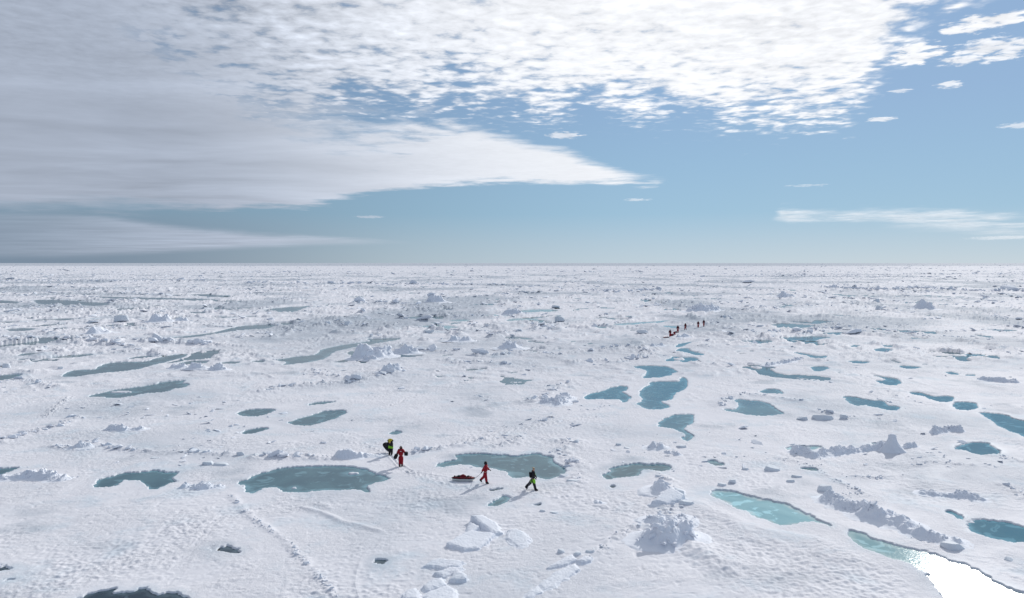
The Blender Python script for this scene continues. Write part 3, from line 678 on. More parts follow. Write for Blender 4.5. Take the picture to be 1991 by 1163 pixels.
at = me.attributes.new('grime_shade', 'FLOAT', 'POINT'); at.data.foreach_set('value', np.clip(grime_shade, 0, 1).astype(np.float32).reshape(-1))
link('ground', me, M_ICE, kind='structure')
# the rest of the pack, all round, to the horizon, just below the detailed relief
bm = bmesh.new(); R0 = 26500.0
rings = [0, 12, 60, 400, 3000, R0]
vs = [[bm.verts.new((0, 0, -0.75))]] + [[bm.verts.new((r * math.cos(2 * math.pi * k / 64), r * math.sin(2 * math.pi * k / 64), -0.75)) for k in range(64)] for r in rings[1:]]
for k in range(64): bm.faces.new((vs[0][0], vs[1][k], vs[1][(k + 1) % 64]))
for a in range(1, len(rings) - 1):
    for k in range(64): bm.faces.new((vs[a][k], vs[a + 1][k], vs[a + 1][(k + 1) % 64], vs[a][(k + 1) % 64]))
me = bpy.data.meshes.new('outer_ice'); bm.to_mesh(me); bm.free()
link('outer_ground', me, M_ICE, kind='structure')
for kind, win, d, w in SHEETS:
    msk = d < w * 1.2
    m_ = grid_mesh('water', GX[win], GY[win], np.full(GX[win].shape, WATER), msk)
    sh = float(max(0.5, min(3.0, 0.28 * -d.min())))
    qi = msk[:-1, :-1] | msk[:-1, 1:] | msk[1:, 1:] | msk[1:, :-1]
    use = np.zeros(d.shape, bool); use[:-1, :-1] |= qi; use[:-1, 1:] |= qi; use[1:, 1:] |= qi; use[1:, :-1] |= qi
    dep_ = 1 - sstep(-d, 0.0, sh)
    dep_ = dep_ * (0.7 + 0.6 * fbm(GX[win] / (sh * 1.5), GY[win] / (sh * 1.5), 901, 3))
    a_ = m_.attributes.new('shallow', 'FLOAT', 'POINT'); a_.data.foreach_set('value', np.clip(dep_, 0, 1)[use].astype(np.float32))
    link('water', m_, M_W[kind], kind='structure')

r_ = np.where(GY[:, 0] < 1600)[0]
w_ = (slice(0, NY), slice(0, NX))
link('water', grid_mesh('water', GX, GY, np.full(GX.shape, WATER), (POOL > 0.05)), M_W['g'], kind='structure')
# height lookup in the relief
def ground_z(x, y):
    b = F * H / y; s = x / y
    r = float(np.interp(-b, -YB, np.arange(NY))); c = float(np.interp(s, SS, np.arange(NX)))
    r0, c0 = min(int(r), NY - 2), min(int(c), NX - 2); fr, fc = r - r0, c - c0
    return float((Zf[r0, c0] * (1 - fr) + Zf[r0 + 1, c0] * fr) * (1 - fc) + (Zf[r0, c0 + 1] * (1 - fr) + Zf[r0 + 1, c0 + 1] * fr) * fc)
#@@OBJECTS@@
# ------------------------------------------------------------------ broken ice pieces, merged into heaps
def make_protos(n, fine):
    out = []
    for k in range(n):
        r = random.Random(900 + k); bm = bmesh.new()
        kind = k % 3
        for _ in range(15):
            a = r.uniform(0, 6.283); t = r.random(); q = r.uniform(.8, 1) * (1 - (.45 if kind == 0 else .15) * t)
            bm.verts.new((math.cos(a) * .5 * q, math.sin(a) * .38 * q, (t - .5) * (.8 if kind == 0 else .42 if kind == 1 else .6)))
        bmesh.ops.convex_hull(bm, input=bm.verts)
        bmesh.ops.delete(bm, geom=[v for v in bm.verts if not v.link_faces], context='VERTS')
        if fine:
            bmesh.ops.dissolve_limit(bm, angle_limit=math.radians(20), verts=bm.verts, edges=bm.edges)
            bmesh.ops.bevel(bm, geom=list(bm.edges), offset=0.07, segments=2, affect='EDGES', profile=0.6)
        bmesh.ops.triangulate(bm, faces=bm.faces)
        bm.verts.index_update()
        out.append((np.array([v.co[:] for v in bm.verts]), np.array([[v.index for v in f.verts] for f in bm.faces])))
        bm.free()
    return out
PF, PC = make_protos(9, True), make_protos(9, False)
def rotm(rz, rx, ry):
    return np.array(Matrix.Rotation(rz, 3, 'Z') @ Matrix.Rotation(rx, 3, 'X') @ Matrix.Rotation(ry, 3, 'Y'))
def merge_chunks(items, fine, extra=None):
    """items: (proto, x, y, z, sx, sy, sz, rz, rx, ry) -> one triangle mesh (verts, faces)."""
    V, Fs, n = [], [], 0
    for k, x, y, z, sx, sy, sz, rz, rx, ry in items:
        v, f = (PF if fine else PC)[k % 9]
        w = (v * (sx, sy, sz)) @ rotm(rz, rx, ry).T + (x, y, z)
        V.append(w); Fs.append(f + n); n += len(v)
    return np.concatenate(V), np.concatenate(Fs)
def tri_mesh(name, V, Fc, smooth):
    me = bpy.data.meshes.new(name)
    me.vertices.add(len(V)); me.vertices.foreach_set('co', V.astype(np.float32).reshape(-1))
    me.loops.add(len(Fc) * 3); me.loops.foreach_set('vertex_index', Fc.astype(np.int32).reshape(-1))
    me.polygons.add(len(Fc)); me.polygons.foreach_set('loop_start', np.arange(0, len(Fc) * 3, 3, dtype=np.int32))
    me.polygons.foreach_set('use_smooth', np.full(len(Fc), smooth)); me.update(calc_edges=True)
    return me

# ------------------------------------------------------------------ raised ice: hummocks, ridges, blocks, slabs
def mound(pts, w, h, label, cat='ice mound', name='ice_hummock', jag=0.5, seed=0, back=0.6, cell=None, skew=0.0, group=None, mat=None):
    """A heap of ice along the foot line pts (photo pixels); w half width and h height in metres."""
    w = w * (0.86 if jag >= .5 else 1.0)
    yb_ = pts[0][1] - YH
    h = h * (0.86 - 0.30 * float(sstep(np.array(float(yb_)), 150, 480)))
    P = [gp(*p) for p in pts]
    P = [(x, y + w * back) for x, y in P]
    if len(P) == 1: P = [(P[0][0] - 0.02, P[0][1]), (P[0][0] + 0.02, P[0][1])]
    mx = sum(p[0] for p in P) / len(P); my = sum(p[1] for p in P) / len(P)
    x0, x1 = min(p[0] for p in P) - w * 2.1, max(p[0] for p in P) + w * 2.1
    y0, y1 = min(p[1] for p in P) - w * 2.1, max(p[1] for p in P) + w * 2.1
    res = max(0.03, min(0.12, w / 26) * (1 if my < 120 else 1.6))
    nx = int(min(360, max(24, (x1 - x0) / res))); ny = int(min(300, max(24, (y1 - y0) / res)))
    X, Y = np.meshgrid(np.linspace(x0, x1, nx), np.linspace(y0, y1, ny))
    c = cell or w * 0.55
    wx_ = X + 0.22 * w * fbm(X / (w * .9), Y / (w * .9), 500 + seed, 3); wy_ = Y + 0.22 * w * fbm(X / (w * .9), Y / (w * .9), 540 + seed, 3)
    d = seg_dist(wx_, wy_, P, False) / w
    prof = np.clip(1 - d, 0, 1)
    prof = sstep(prof, 0, 0.80) * np.clip(0.74 + 1.25 * fbm(X / (w * 1.5), Y / (w * 2.6), 480 + seed, 2) + .35 * fbm(X / (w * .5), Y / (w * .6), 490 + seed, 3), .32, 1.15)
    prof = np.maximum(prof, 0) * 1.15
    b1 = boulders(X / c, Y / c, 600 + seed * 11, 0.95); b2 = boulders(X / (c * .42), Y / (c * .42), 700 + seed * 11, 0.9)
    rg = 1 - np.abs(perlin(X / (c * 1.1) + 3 * fbm(X / w, Y / w, 3, 2), Y / (c * 1.3), 800 + seed))
    z = h * prof * ((1 - jag) * (0.82 + 0.3 * fbm(X / w, Y / w, 830 + seed, 3)) + jag * (0.42 + 0.16 * b1 + 0.08 * b2 + 0.26 * rg))
    z += 0.04 * h * fbm(X / (c * .3), Y / (c * .3), 860 + seed, 2) * sstep(prof, 0, .3)
    ap = 0.27 * h * np.exp(-(np.maximum(d - 0.35, 0) / 0.62) ** 2) * (0.8 + .5 * fbm(X / w, Y / w, 870 + seed, 2))
    z = np.maximum(z * 1.12, ap) + 0.25 * np.minimum(z, ap) - 0.14 * sstep(d, 1.35, 1.8)
    gz = ground_z(mx, my) if my < 1500 else 0
    me = grid_mesh(name, X - mx, Y - my, z, d < 1.85)
    if jag > 0.3:                                # blocks frozen into the heap
        r = random.Random(seed * 31 + 7); items = []
        L = sum(math.dist(P[i], P[i + 1]) for i in range(len(P) - 1)) + w
        cnt = int(min(90, (4 + 20 * jag) * L / w * 0.45))
        for _ in range(cnt * 9):
            if len(items) >= cnt: break
            ii, jj = r.randrange(ny), r.randrange(nx)
            if d[ii, jj] > (0.85 if r.random() < .8 else 1.4): continue
            s_ = c * r.uniform(.35, 1.0) * (0.55 + 0.6 * float(prof[ii, jj]))
            items.append((r.randrange(9), float(X[ii, jj]) - mx, float(Y[ii, jj]) - my, float(z[ii, jj]) + s_ * r.uniform(-.12, .22), s_ * r.uniform(.8, 1.5), s_ * r.uniform(.7, 1.2), s_ * r.uniform(.45, .95),
                          r.uniform(0, 6.28), r.gauss(0, .38), r.gauss(0, .38)))
        V2, F2 = merge_chunks(items, my < 160)
        m2 = tri_mesh('tmp', V2, F2, False)
        bm = bmesh.new(); bm.from_mesh(me); bm.from_mesh(m2); bm.to_mesh(me); bm.free(); bpy.data.meshes.remove(m2)
    o = link(name, me, mat or M_HUM, None, label=label, category=cat)
    o.location = (mx, my, max(gz, 0) - 0.02)
    if group: o['group'] = group
    return o
def chunk(px, py, w, h, label, seed=0, depth=None, name='ice_block', cat='ice block', top=0.75, group=None, lean=0.0):
    """One broken block, a rounded convex lump with flat faces, foot at photo pixel px, py."""
    r = random.Random(seed * 77 + 5); x, y = gp(px, py); depth = depth or w * 0.7
    h = h * (0.9 - 0.30 * float(sstep(np.array(float(py - YH)), 150, 480)))
    bm = bmesh.new()
    for k in range(26):
        a = r.uniform(0, 2 * math.pi); t = r.random()
        q = (1 - (1 - top) * t) * r.uniform(0.86, 1.0)
        bm.verts.new((math.cos(a) * w / 2 * q + lean * h * t, math.sin(a) * depth / 2 * q, -0.2 + t * (h + 0.2)))
    geo = bmesh.ops.convex_hull(bm, input=bm.verts)
    bmesh.ops.delete(bm, geom=[v for v in bm.verts if not v.link_faces], context='VERTS')
    bmesh.ops.dissolve_limit(bm, angle_limit=math.radians(16), verts=bm.verts, edges=bm.edges)
    bmesh.ops.bevel(bm, geom=list(bm.edges), offset=min(w, h) * 0.09, segments=2, affect='EDGES', profile=0.6)
    bmesh.ops.triangulate(bm, faces=bm.faces)
    bmesh.ops.subdivide_edges(bm, edges=[e for e in bm.edges if e.calc_length() > w / 9], cuts=2, use_grid_fill=True)
    co = np.array([v.co for v in bm.verts])
    n = 0.05 * min(w, h) * fbm(co[:, 0] * 3 / w + co[:, 2] * 2 / w, co[:, 1] * 3 / w - co[:, 2] * 2 / w, seed, 3)
    for v, k in zip(bm.verts, n): v.co += v.co.normalized() * float(k) * 1.6
    me = bpy.data.meshes.new(name); bm.to_mesh(me); bm.free()
    me.polygons.foreach_set('use_smooth', np.ones(len(me.polygons), bool)); me.set_sharp_from_angle(angle=math.radians(35))
    o = link(name, me, M_BLK, None, label=label, category=cat)
    o.location = (x, y + depth / 2, max(ground_z(x, y + depth / 2), -0.05))
    if group: o['group'] = group
    return o
def slab(k, pts, h, label, tilt=(0, 0), seed=0, thick=0.5):
    """A broken plate: outline traced in the ice plane, raised by h, tilted (rad) about x and y."""
    P = [gp(*p) for p in crop(k, pts)]
    mx = sum(p[0] for p in P) / len(P); my = sum(p[1] for p in P) / len(P)
    x0, x1 = min(p[0] for p in P) - .45, max(p[0] for p in P) + .45; y0, y1 = min(p[1] for p in P) - .45, max(p[1] for p in P) + .45
    X, Y = np.meshgrid(np.arange(x0, x1, .025), np.arange(y0, y1, .03))
    Xw = X + .10 * fbm(X / .5, Y / .5, 40 + seed, 3); Yw = Y + .12 * fbm(X / .5, Y / .5, 50 + seed, 3)
    d = seg_dist(Xw, Yw, P, True); d = np.where(inside(Xw, Yw, P), -d, d)
    top = h * 0.78 + (Y - my) * tilt[0] * 1.6 - (X - mx) * tilt[1] * 1.6 + .022 * fbm(X / .8, Y / .8, 60 + seed, 3) + .015 * fbm(X / .15, Y / .15, 70 + seed, 2)
    drift = 0.06 * np.exp(-(np.maximum(d, 0) / .22) ** 2) * (1 + fbm(X / .4, Y / .4, 80 + seed, 2)) - .12 * sstep(d, .2, .42)
    z = drift + np.maximum(top - drift, 0) * (1 - sstep(d, -.04, .035)) - .05 * sstep(d, -.22, -.02)
    me = grid_mesh('ice_slab', X - mx, Y - my, z, d < .44)
    o = link('ice_slab', me, M_HUM, None, label=label, category='ice slab', group='broken ice slabs pushed up in the foreground')
    o.location = (mx, my, max(0, ground_z(mx, my)) - .02)
    return o

MS = [  # points, half width, height, label, jaggedness, seed[, kwargs]
 ([(1270,1060),(1300,1064),(1328,1056)], 1.5, 1.75, 'biggest jagged heap of upturned ice, at lower right of the scattered slabs', .8, 1, dict(cell=.95)),
 ([(1275,1022),(1310,1030),(1325,1018)], 0.9, 0.6, 'low crumbled ice rubble just behind the biggest jagged heap', .9, 3, dict(cell=.45)),
 ([(1290,963)], 1.15, 1.25, 'steep pointed white ice pyramid left of the turquoise pond', .35, 4, {}),
 ([(1277,874),(1284,874)], 0.95, 1.25, 'isolated steep ice hummock behind the small grey pond right of the walkers', .45, 6, {}),
 ([(1298,881),(1318,886)], 0.5, 0.4, 'low drift tail trailing right from the isolated steep hummock', .5, 7, dict(name='ice_ridge', cat='ice ridge')),
 ([(1550,882),(1590,890),(1625,884),(1660,880),(1700,876),(1725,876)], 0.85, 0.95, 'long bumpy rubble ridge leading up to the tower shaped ice peak', .75, 8, dict(name='ice_ridge', cat='ice ridge', cell=.5)),
 ([(1764,872),(1780,870)], 0.55, 0.6, 'short rough tail of ice falling away right of the tower shaped peak', .7, 9, dict(name='ice_ridge', cat='ice ridge')),
 ([(1822,845),(1848,838),(1868,840)], 0.8, 0.75, 'small humped ridge behind the tower shaped peak, left of a blue pond', .65, 10, dict(name='ice_ridge', cat='ice ridge')),
 ([(1622,980),(1650,990),(1680,998)], 1.25, 1.15, 'far left mound of the big rubble ridge running to the right edge', .6, 11, dict(name='ice_ridge', cat='ice ridge')),
 ([(1700,1010),(1730,1016),(1760,1028)], 1.45, 1.25, 'middle heap of the big rubble ridge above the glinting pond', .7, 12, dict(name='ice_ridge', cat='ice ridge')),
 ([(1780,1038),(1820,1050),(1855,1060)], 1.15, 0.95, 'lower stretch of the big rubble ridge sloping down beside the glinting pond', .65, 13, dict(name='ice_ridge', cat='ice ridge')),
 ([(1805,962),(1840,966),(1880,968),(1910,974)], 0.75, 0.55, 'thin broken ridge behind the large blue pond at the right edge', .7, 15, dict(name='ice_ridge', cat='ice ridge')),
 ([(10,932),(50,930),(90,932),(112,936)], 1.0, 0.95, 'sharp crested ice ridge at the left edge beside the small grey pond', .6, 16, dict(name='ice_ridge', cat='ice ridge')),
 ([(360,950),(390,952),(420,950)], 0.75, 0.6, 'rough low mound just right of the hand shaped grey pond', .75, 17, dict(name='ice_ridge', cat='ice ridge')),
 ([(665,892),(690,892)], 1.05, 0.95, 'rounded drift mound behind the large grey pond, left of the bent hiker', .3, 18, {}),
 ([(712,890),(735,889)], 0.6, 0.5, 'flat snow drift between the rounded mound and the hikers', .2, 19, {}),
 ([(140,873),(165,872)], 0.8, 0.75, 'ice hump with a tilted crest on the left, above the hand shaped pond', .6, 20, {}),
 ([(212,836),(240,838),(268,836)], 0.8, 0.6, 'narrow shadowed ridge on the left in the middle distance', .6, 21, dict(name='ice_ridge', cat='ice ridge')),
 ([(700,698),(722,697),(744,694)], 2.5, 2.7, 'largest rounded ice hummock, shadowed, beside the long winding grey lead', .6, 22, dict(cell=1.9)),
 ([(775,686),(800,688)], 2.2, 1.6, 'crumbled shoulder of ice right of the largest rounded hummock', .7, 23, {}),
 ([(712,702),(728,702)], 0.9, 0.8, 'small ice heap at the foot of the largest rounded hummock', .6, 24, {}),
 ([(1065,785),(1085,788),(1100,776)], 1.4, 1.2, 'striped rubble cone left of the three blue ponds', .9, 25, dict(cell=.6)),
 ([(750,727),(768,725)], 1.3, 1.3, 'small pointed ice heap at the end of the middle rubble line', .6, 26, {}),
 ([(985,680),(1000,680)], 2.2, 1.6, 'ice hummock in the middle distance straight beyond the sledge', .6, 27, {}),
 ([(885,665),(905,665)], 1.7, 1.6, 'rounded ice hummock left of the middle distance, beyond the largest one', .4, 28, {}),
 ([(340,717),(350,717)], 1.4, 1.4, 'steep little hummock beside the tip of the long grey lead', .5, 29, {}),
 ([(372,720),(392,720)], 1.1, 0.9, 'flat broken hummock, middle one of the three below the long grey lead', .6, 30, {}),
 ([(414,720),(430,721)], 1.1, 1.0, 'rightmost of the three small hummocks below the long grey lead', .5, 31, {}),
 ([(298,628),(316,628)], 2.8, 2.4, 'far conical ice hummock on the left with a second peak beside it', .5, 32, {}),
 ([(345,626),(358,626)], 1.8, 1.4, 'far low hummock just right of the conical one on the left', .5, 33, {}),
 ([(180,650),(195,649)], 2.4, 1.6, 'far smooth white mound on the left, in front of the conical hummock', .15, 34, {}),
 ([(1350,607),(1372,607),(1392,605)], 3.6, 2.6, 'far jagged ice ridge beyond the distant red party', .6, 35, dict(name='ice_ridge', cat='ice ridge')),
 ([(842,589),(852,589)], 5, 3.5, 'distant pointed hummock in the centre near the horizon ice', .6, 36, {}),
 ([(1495,712),(1540,705),(1560,700)], .9, .5, 'faint low rubble line among the small ponds on the right', .8, 37, dict(name='ice_ridge', cat='ice ridge')),
 ([(1916,740),(1940,742),(1975,745)], 1.1, 0.7, 'low dark sided ridge at the right edge in the middle distance', .6, 38, dict(name='ice_ridge', cat='ice ridge')),
 ([(1321,658),(1336,657)], 1.0, 0.8, 'little ice mound right of the distant crouching person', .5, 39, {}),
 ([(1523,580),(1536,580)], 5, 3.0, 'distant stacked hummock near the horizon on the right', .6, 40, {}),
 ([(1795,602),(1805,602)], 4.2, 3.4, 'distant crown shaped hummock near the horizon at far right', .6, 41, {}),
 ([(1163,980)], 0.5, 0.45, 'tiny lone snow knob below the walker in lime trousers', .4, 42, {}),
 ([(1270,675),(1285,674)], 1.2, .7, 'low rough heap beside the sled trail of the distant party', .6, 43, {}),
 ([(990,612),(1010,612)], 3.6, 2.0, 'distant craggy hummock in the centre, left of the boulders', .7, 44, {}),
]
for pts, w, h, lab, jag, seed, kw in MS: mound(pts, w, h, lab, jag=jag, seed=seed, **kw)
# the tower shaped peak: a leaning trunk of ice with a knob on top
def tower(px, py, label):
    x, y = gp(px, py)
    n, m = 40, 44; rr = random.Random(3)
    V = []
    for j in range(m):
        t = j / (m - 1)
        if t < .82: R = 1.02 - 0.62 * sstep(np.array(t / .82), 0.0, 1.0) - .03
        else: R = 0.36 * math.sqrt(max(0, 1 - ((t - .88) / .125) ** 2)) + .0
        for i in range(n):
            a = 2 * math.pi * i / n
            ca_, sa_ = math.cos(a), math.sin(a)
            R2 = float(R) * (1 + 0.14 * float(perlin(np.array(ca_ * 1.6 + 5), np.array(sa_ * 1.6 + t * 2.4), 3)) + 0.05 * float(perlin(np.array(ca_ * 5), np.array(sa_ * 5 + t * 9), 4)))
            fl = 1.25 * math.exp(-t * 5)
            V.append((R2 * ca_ * (1 + .5 * fl) + 0.05 + .12 * t, R2 * sa_ * 0.8 * (1 + .5 * fl), -0.2 + t * 1.80))
    Fc = [(j * n + i, j * n + (i + 1) % n, (j + 1) * n + (i + 1) % n, (j + 1) * n + i) for j in range(m - 1) for i in range(n)]
    Fc.append(tuple((m - 1) * n + i for i in range(n)))
    me = bpy.data.meshes.new('ice_hummock'); me.from_pydata(V, [], Fc)
    me.polygons.foreach_set('use_smooth', np.ones(len(me.polygons), bool))
    o = link('ice_hummock', me, M_HUM, None, label=label, category='ice mound'); o.location = (x, y + 0.9, ground_z(x, y + 0.9))
tower(1741, 882, 'tallest tower shaped ice peak with a small knob on top, on the right')

for a in [
 (1322, 969, 1.0, 0.75, 'small triangular ice block leaning right of the steep ice pyramid', 1),
 (1088, 627, 3.8, 2.2, 'large boxy ice boulder standing alone in the far centre', 2),
 (1080, 600, 4.2, 1.5, 'flat topped distant ice boulder behind the large boxy one', 3),
 (1410, 620, 1.9, 1.3, 'small lone ice boulder right of the distant red party', 4),
 (230, 627, 5.2, 2.4, 'wide flat topped ice block far off on the left', 5),
 (175, 629, 4.2, 1.0, 'low flat ice block left of the wide flat topped one', 6),
 (1505, 917, 1.55, 0.6, 'two humped ice block between the small grey pond and the long bumpy ridge', 7),
 (1552, 929, 1.1, 0.35, 'low slab like block left of the boulder above the big rubble ridge', 8),
 (1540, 938, 0.9, 0.35, 'small rough block below the low slab like block', 9),
 (1609, 957, 1.35, 0.75, 'rounded ice boulder sitting behind the start of the big rubble ridge', 10),
 (1425, 942, 0.8, 0.5, 'single white ice boulder behind the left end of the turquoise pond', 11),
 (1406, 947, 0.9, 0.3, 'low crumbly block left of the boulder behind the turquoise pond', 12),
 (1450, 915, 0.75, 0.25, 'small flat ice piece right of the tiny grey puddle', 13),
 (1606, 818, 2.9, 0.75, 'long grey ice block lying alone on the right in the middle distance', 14),
 (1563, 818, 1.5, 0.5, 'low block joined to the left of the long grey one', 15),
 (1647, 816, 1.4, 0.6, 'short low ice block at the right end of a row of three', 16),
 (1862, 1072, 1.7, 0.65, 'smooth sided ice block at the foot of the big rubble ridge, above the glinting pond', 17),
 (1968, 1092, 0.75, 0.3, 'small lone block on the bank at the right edge', 18),
 (1326, 872, 1.3, 0.3, 'flat ice piece just right of the isolated steep hummock', 19),
 (1221, 873, 0.9, 0.25, 'flat ice piece left of the isolated steep hummock', 20),
 (1203, 867, 0.7, 0.3, 'small ice lump second left of the isolated steep hummock', 21),
 (1281, 930, 0.7, 0.25, 'small flat lump behind the steep ice pyramid', 22),
 (1121, 864, 1.0, 0.5, 'angular ice block at the top of the rubble right of the walkers pond', 23),
 (1098, 930, 1.0, 0.3, 'long flat ice piece beside the right end of the pond behind the walkers', 24),
 (1116, 940, 1.4, 0.2, 'thin flat ice piece on the snow right of the walker in lime trousers', 25),
 (1055, 996, 0.55, 0.2, 'small stone sized ice lump below the walker in lime trousers', 26),
 (1078, 999, 0.8, 0.15, 'low flat ice lump right of the stone sized one', 27),
 (1338, 988, 1.3, 0.4, 'smooth wedge of ice behind the jagged heap, right of the flat plate', 28),
 (1092, 1077, 0.6, 0.35, 'little dark sided ice cube at the crack right of the slabs', 29),
 (1123, 1085, 0.6, 0.3, 'round edged ice piece at the end of the rubble left of the jagged heap', 30),
 (465, 887, 0.95, 0.55, 'small white ice wedge with a pointed top, left of the large grey pond', 31),
 (298, 894, 1.0, 0.3, 'small low ice lump above the hand shaped pond', 32),
 (400, 906, 1.3, 0.45, 'ice lump between the hand shaped pond and the large grey pond', 33),
 (425, 908, 1.6, 0.35, 'flat ice lump right beside the one between the two grey ponds', 34),
 (8, 718, 1.6, 0.9, 'rounded block at the left edge beside the far end of the long lead', 35),
 (115, 718, 1.2, 0.5, 'small block left of the tip of the long grey lead', 36),
 (635, 634, 2.4, 1.2, 'small white ice cone in the left centre distance', 37),
 (674, 635, 2.2, 1.3, 'little white ice boulder left of the largest hummock, far behind it', 38),
 (833, 649, 3.6, 0.9, 'low oval shadowed block in the central distance', 39),
 (1148, 1080, 0.7, 0.2, 'thin ice splinter left below the jagged heap', 40),
 (1712, 603, 3.4, 1.6, 'dark sided boulder near the horizon on the right', 41),
 (1706, 589, 3.6, 2.0, 'pointed dark block near the horizon on the right', 42),
 (1250, 650, 3.4, 0.7, 'low oval ice block left of the distant red party', 43),
 (1480, 637, 2.6, 0.6, 'low shadowed ice block right of the distant red party', 44),
]: chunk(a[0], a[1], a[2], a[3], a[4], seed=a[5])

slab('L1', [(1330,690),(1400,682),(1500,720),(1530,765),(1480,775),(1400,735)], 0.42, 'topmost tilted ice slab with a shaded broken edge, in the foreground', (0.05, 0.05), 1)
slab('L1', [(1290,770),(1300,735),(1325,700),(1385,735),(1330,765)], 0.22, 'small wedge of ice under the left side of the topmost slab', (0.06, -0.10), 2)
slab('L1', [(1175,840),(1260,795),(1330,768),(1480,782),(1440,822),(1385,860),(1290,872)], 0.34, 'widest flat ice slab with a thick shaded near edge', (0.05, 0.02), 3)
slab('L1', [(1035,972),(1080,942),(1130,932),(1290,948),(1250,980),(1150,990)], 0.26, 'long narrow ice slab on the left of the foreground group', (0.05, -0.02), 4)
slab('L1', [(1095,1020),(1190,988),(1285,982),(1250,1010),(1160,1038)], 0.24, 'slim pointed ice slab below the long narrow one', (0.06, 0.03), 5)
slab('L1', [(1200,1062),(1225,1030),(1252,1012),(1310,1045),(1300,1062),(1235,1072)], 0.34, 'chunky triangular ice slab right of the slim pointed one', (0.04, -0.05), 6)
slab('L1', [(1030,1095),(1090,1060),(1155,1050),(1180,1085),(1130,1108),(1050,1125)], 0.24, 'square ice plate near the bottom edge, below the triangular slab', (0.04, 0.02), 7)
slab('L1', [(1035,1160),(1060,1130),(1185,1092),(1240,1118),(1245,1190),(1050,1200)], 0.16, 'large pale ice plate cut by the bottom edge of the view', (0.03, 0.01), 8)
slab('L1', [(900,1160),(940,1125),(990,1118),(1015,1145),(1010,1185),(910,1190)], 0.26, 'leftmost ice slab, cut by the bottom edge of the view', (0.05, 0.0), 9)
slab('L2', [(-62,790),(-42,748),(20,742),(60,760),(105,800),(70,838),(18,850)], 0.18, 'broad snow covered ice plate right of the widest slab', (0.03, -0.02), 10)
slab('L2', [(200,978),(300,928),(362,908),(395,938),(300,968),(220,986)], 0.24, 'ice slab lying along the crack below the rubble, upper right of the long plate', (0.05, 0.0), 11)
slab('L2', [(142,1086),(260,1004),(385,958),(405,992),(300,1062),(250,1100),(182,1122)], 0.16, 'long level ice plate between two cracks at bottom centre', (0.03, 0.0), 12)
slab('L2', [(40,1175),(100,1118),(150,1094),(176,1130),(100,1170)], 0.17, 'small ice plate at the lower end of the long level one', (0.04, 0.0), 13)
slab('L2', [(390,945),(430,918),(488,922),(480,942),(420,954)], 0.26, 'rounded small ice slab at the right end of the foreground crack', (0.05, 0.0), 14)
slab('L2', [(855,592),(930,545),(980,530),(1062,560),(1030,582),(950,600)], 0.42, 'smooth sloping ice plate between the steep pyramid and the jagged heap', (0.10, 0.02), 15)

# ------------------------------------------------------------------ loose rubble too plentiful to count
def sample(arr, x, y):
    b = F * H / y
    r = np.clip(np.round(np.interp(-b, -YB, np.arange(NY))).astype(int), 0, NY - 1); c = np.clip(np.round(np.interp(x / y, SS, np.arange(NX))).astype(int), 0, NX - 1)
    return arr[r, c]
PONDM = (Z < -0.10)
rs = np.random.RandomState(4)
def near_water(x, y): return sample(PONDM, x, y)
near_items, far_items = [], []
for pts, w, h, blk in RIDGES:
    if blk < .5: continue
    P = [gp(*p) for p in pts]
    segs = [(P[i], P[i + 1]) for i in range(len(P) - 1)]
    L = sum(math.dist(a, b) for a, b in segs)
    for k in range(int(min(420, L * 2.4 * max(.5, 1.2 / w)))):
        t = rs.rand() * L
        for a, b in segs:
            l = math.dist(a, b)
            if t <= l: break
            t -= l
        t /= max(l, 1e-6); nx_, ny_ = -(b[1] - a[1]) / l, (b[0] - a[0]) / l
        off = rs.randn() * w * 0.55
        x, y = a[0] + (b[0] - a[0]) * t + nx_ * off, a[1] + (b[1] - a[1]) * t + ny_ * off
        if near_water(x, y): continue
        s_ = h * math.exp(rs.randn() * .45) * 0.75 * math.exp(-(off / w) ** 2 * .6) * (.6 + .8 * float(perlin(np.array(x / 4), np.array(y / 4), 77) > -.1))
        it = (rs.randint(9), x, y, float(sample(Zf, x, y)) + s_ * 0.06, s_ * rs.uniform(1, 1.9), s_ * rs.uniform(.8, 1.3), s_ * rs.uniform(.45, 1.0), rs.rand() * 6.28, rs.randn() * .28, rs.randn() * .28)
        (near_items if y < 170 else far_items).append(it)
NETA, NETB = net, net2
def scatter(n, b0, b1, thr, sz, fn, out):
    b = rs.uniform(b0, b1, n); y = F * H / b; x = rs.uniform(-.75, .75, n) * y
    p = fn(x, y); keep = (rs.rand(n) < p) & (~near_water(x, y))
    x, y, b = x[keep], y[keep], b[keep]
    z = sample(Zf, x, y)
    for i in range(len(x)):
        s_ = sz(b[i]) * math.exp(rs.randn() * .5)
        out.append((rs.randint(9), x[i], y[i], z[i] + s_ * 0.05, s_ * rs.uniform(1.2, 3.2), s_ * rs.uniform(.9, 1.8), s_ * rs.uniform(.3, .7), rs.rand() * 6.28, rs.randn() * .22, rs.randn() * .22))
scatter(16000, 120, 400, 0, lambda b: 0.24 + 0.26 * (400 - b) / 280, lambda x, y: 0.7 * sample(NETA, x, y) ** 1.5 + 0.10 * sample(RUB, x, y) ** 3 + 0.004, near_items if 0 else far_items)
scatter(34000, 22, 150, 0, lambda b: 0.42 + 0.85 * (150 - b) / 128, lambda x, y: 0.7 * sample(NETA, x, y) + 1.0 * sample(NETB, x, y) + 0.10 * sstep(fbm(x / 70, y / 60, 29, 3), 0.0, 0.4) * (fbm(x / 60, y / 80, 9, 2) > 0), far_items)
scatter(22000, 1.6, 30, 0, lambda b: 1.2 + 1.6 * (30 - b) / 26, lambda x, y: sstep(fbm(x / 320, y / 150, 19, 3), 0.05, 0.35) * .8 + .05 + .6 * (y > 3800), far_items)
V2, F2 = merge_chunks(near_items, True)
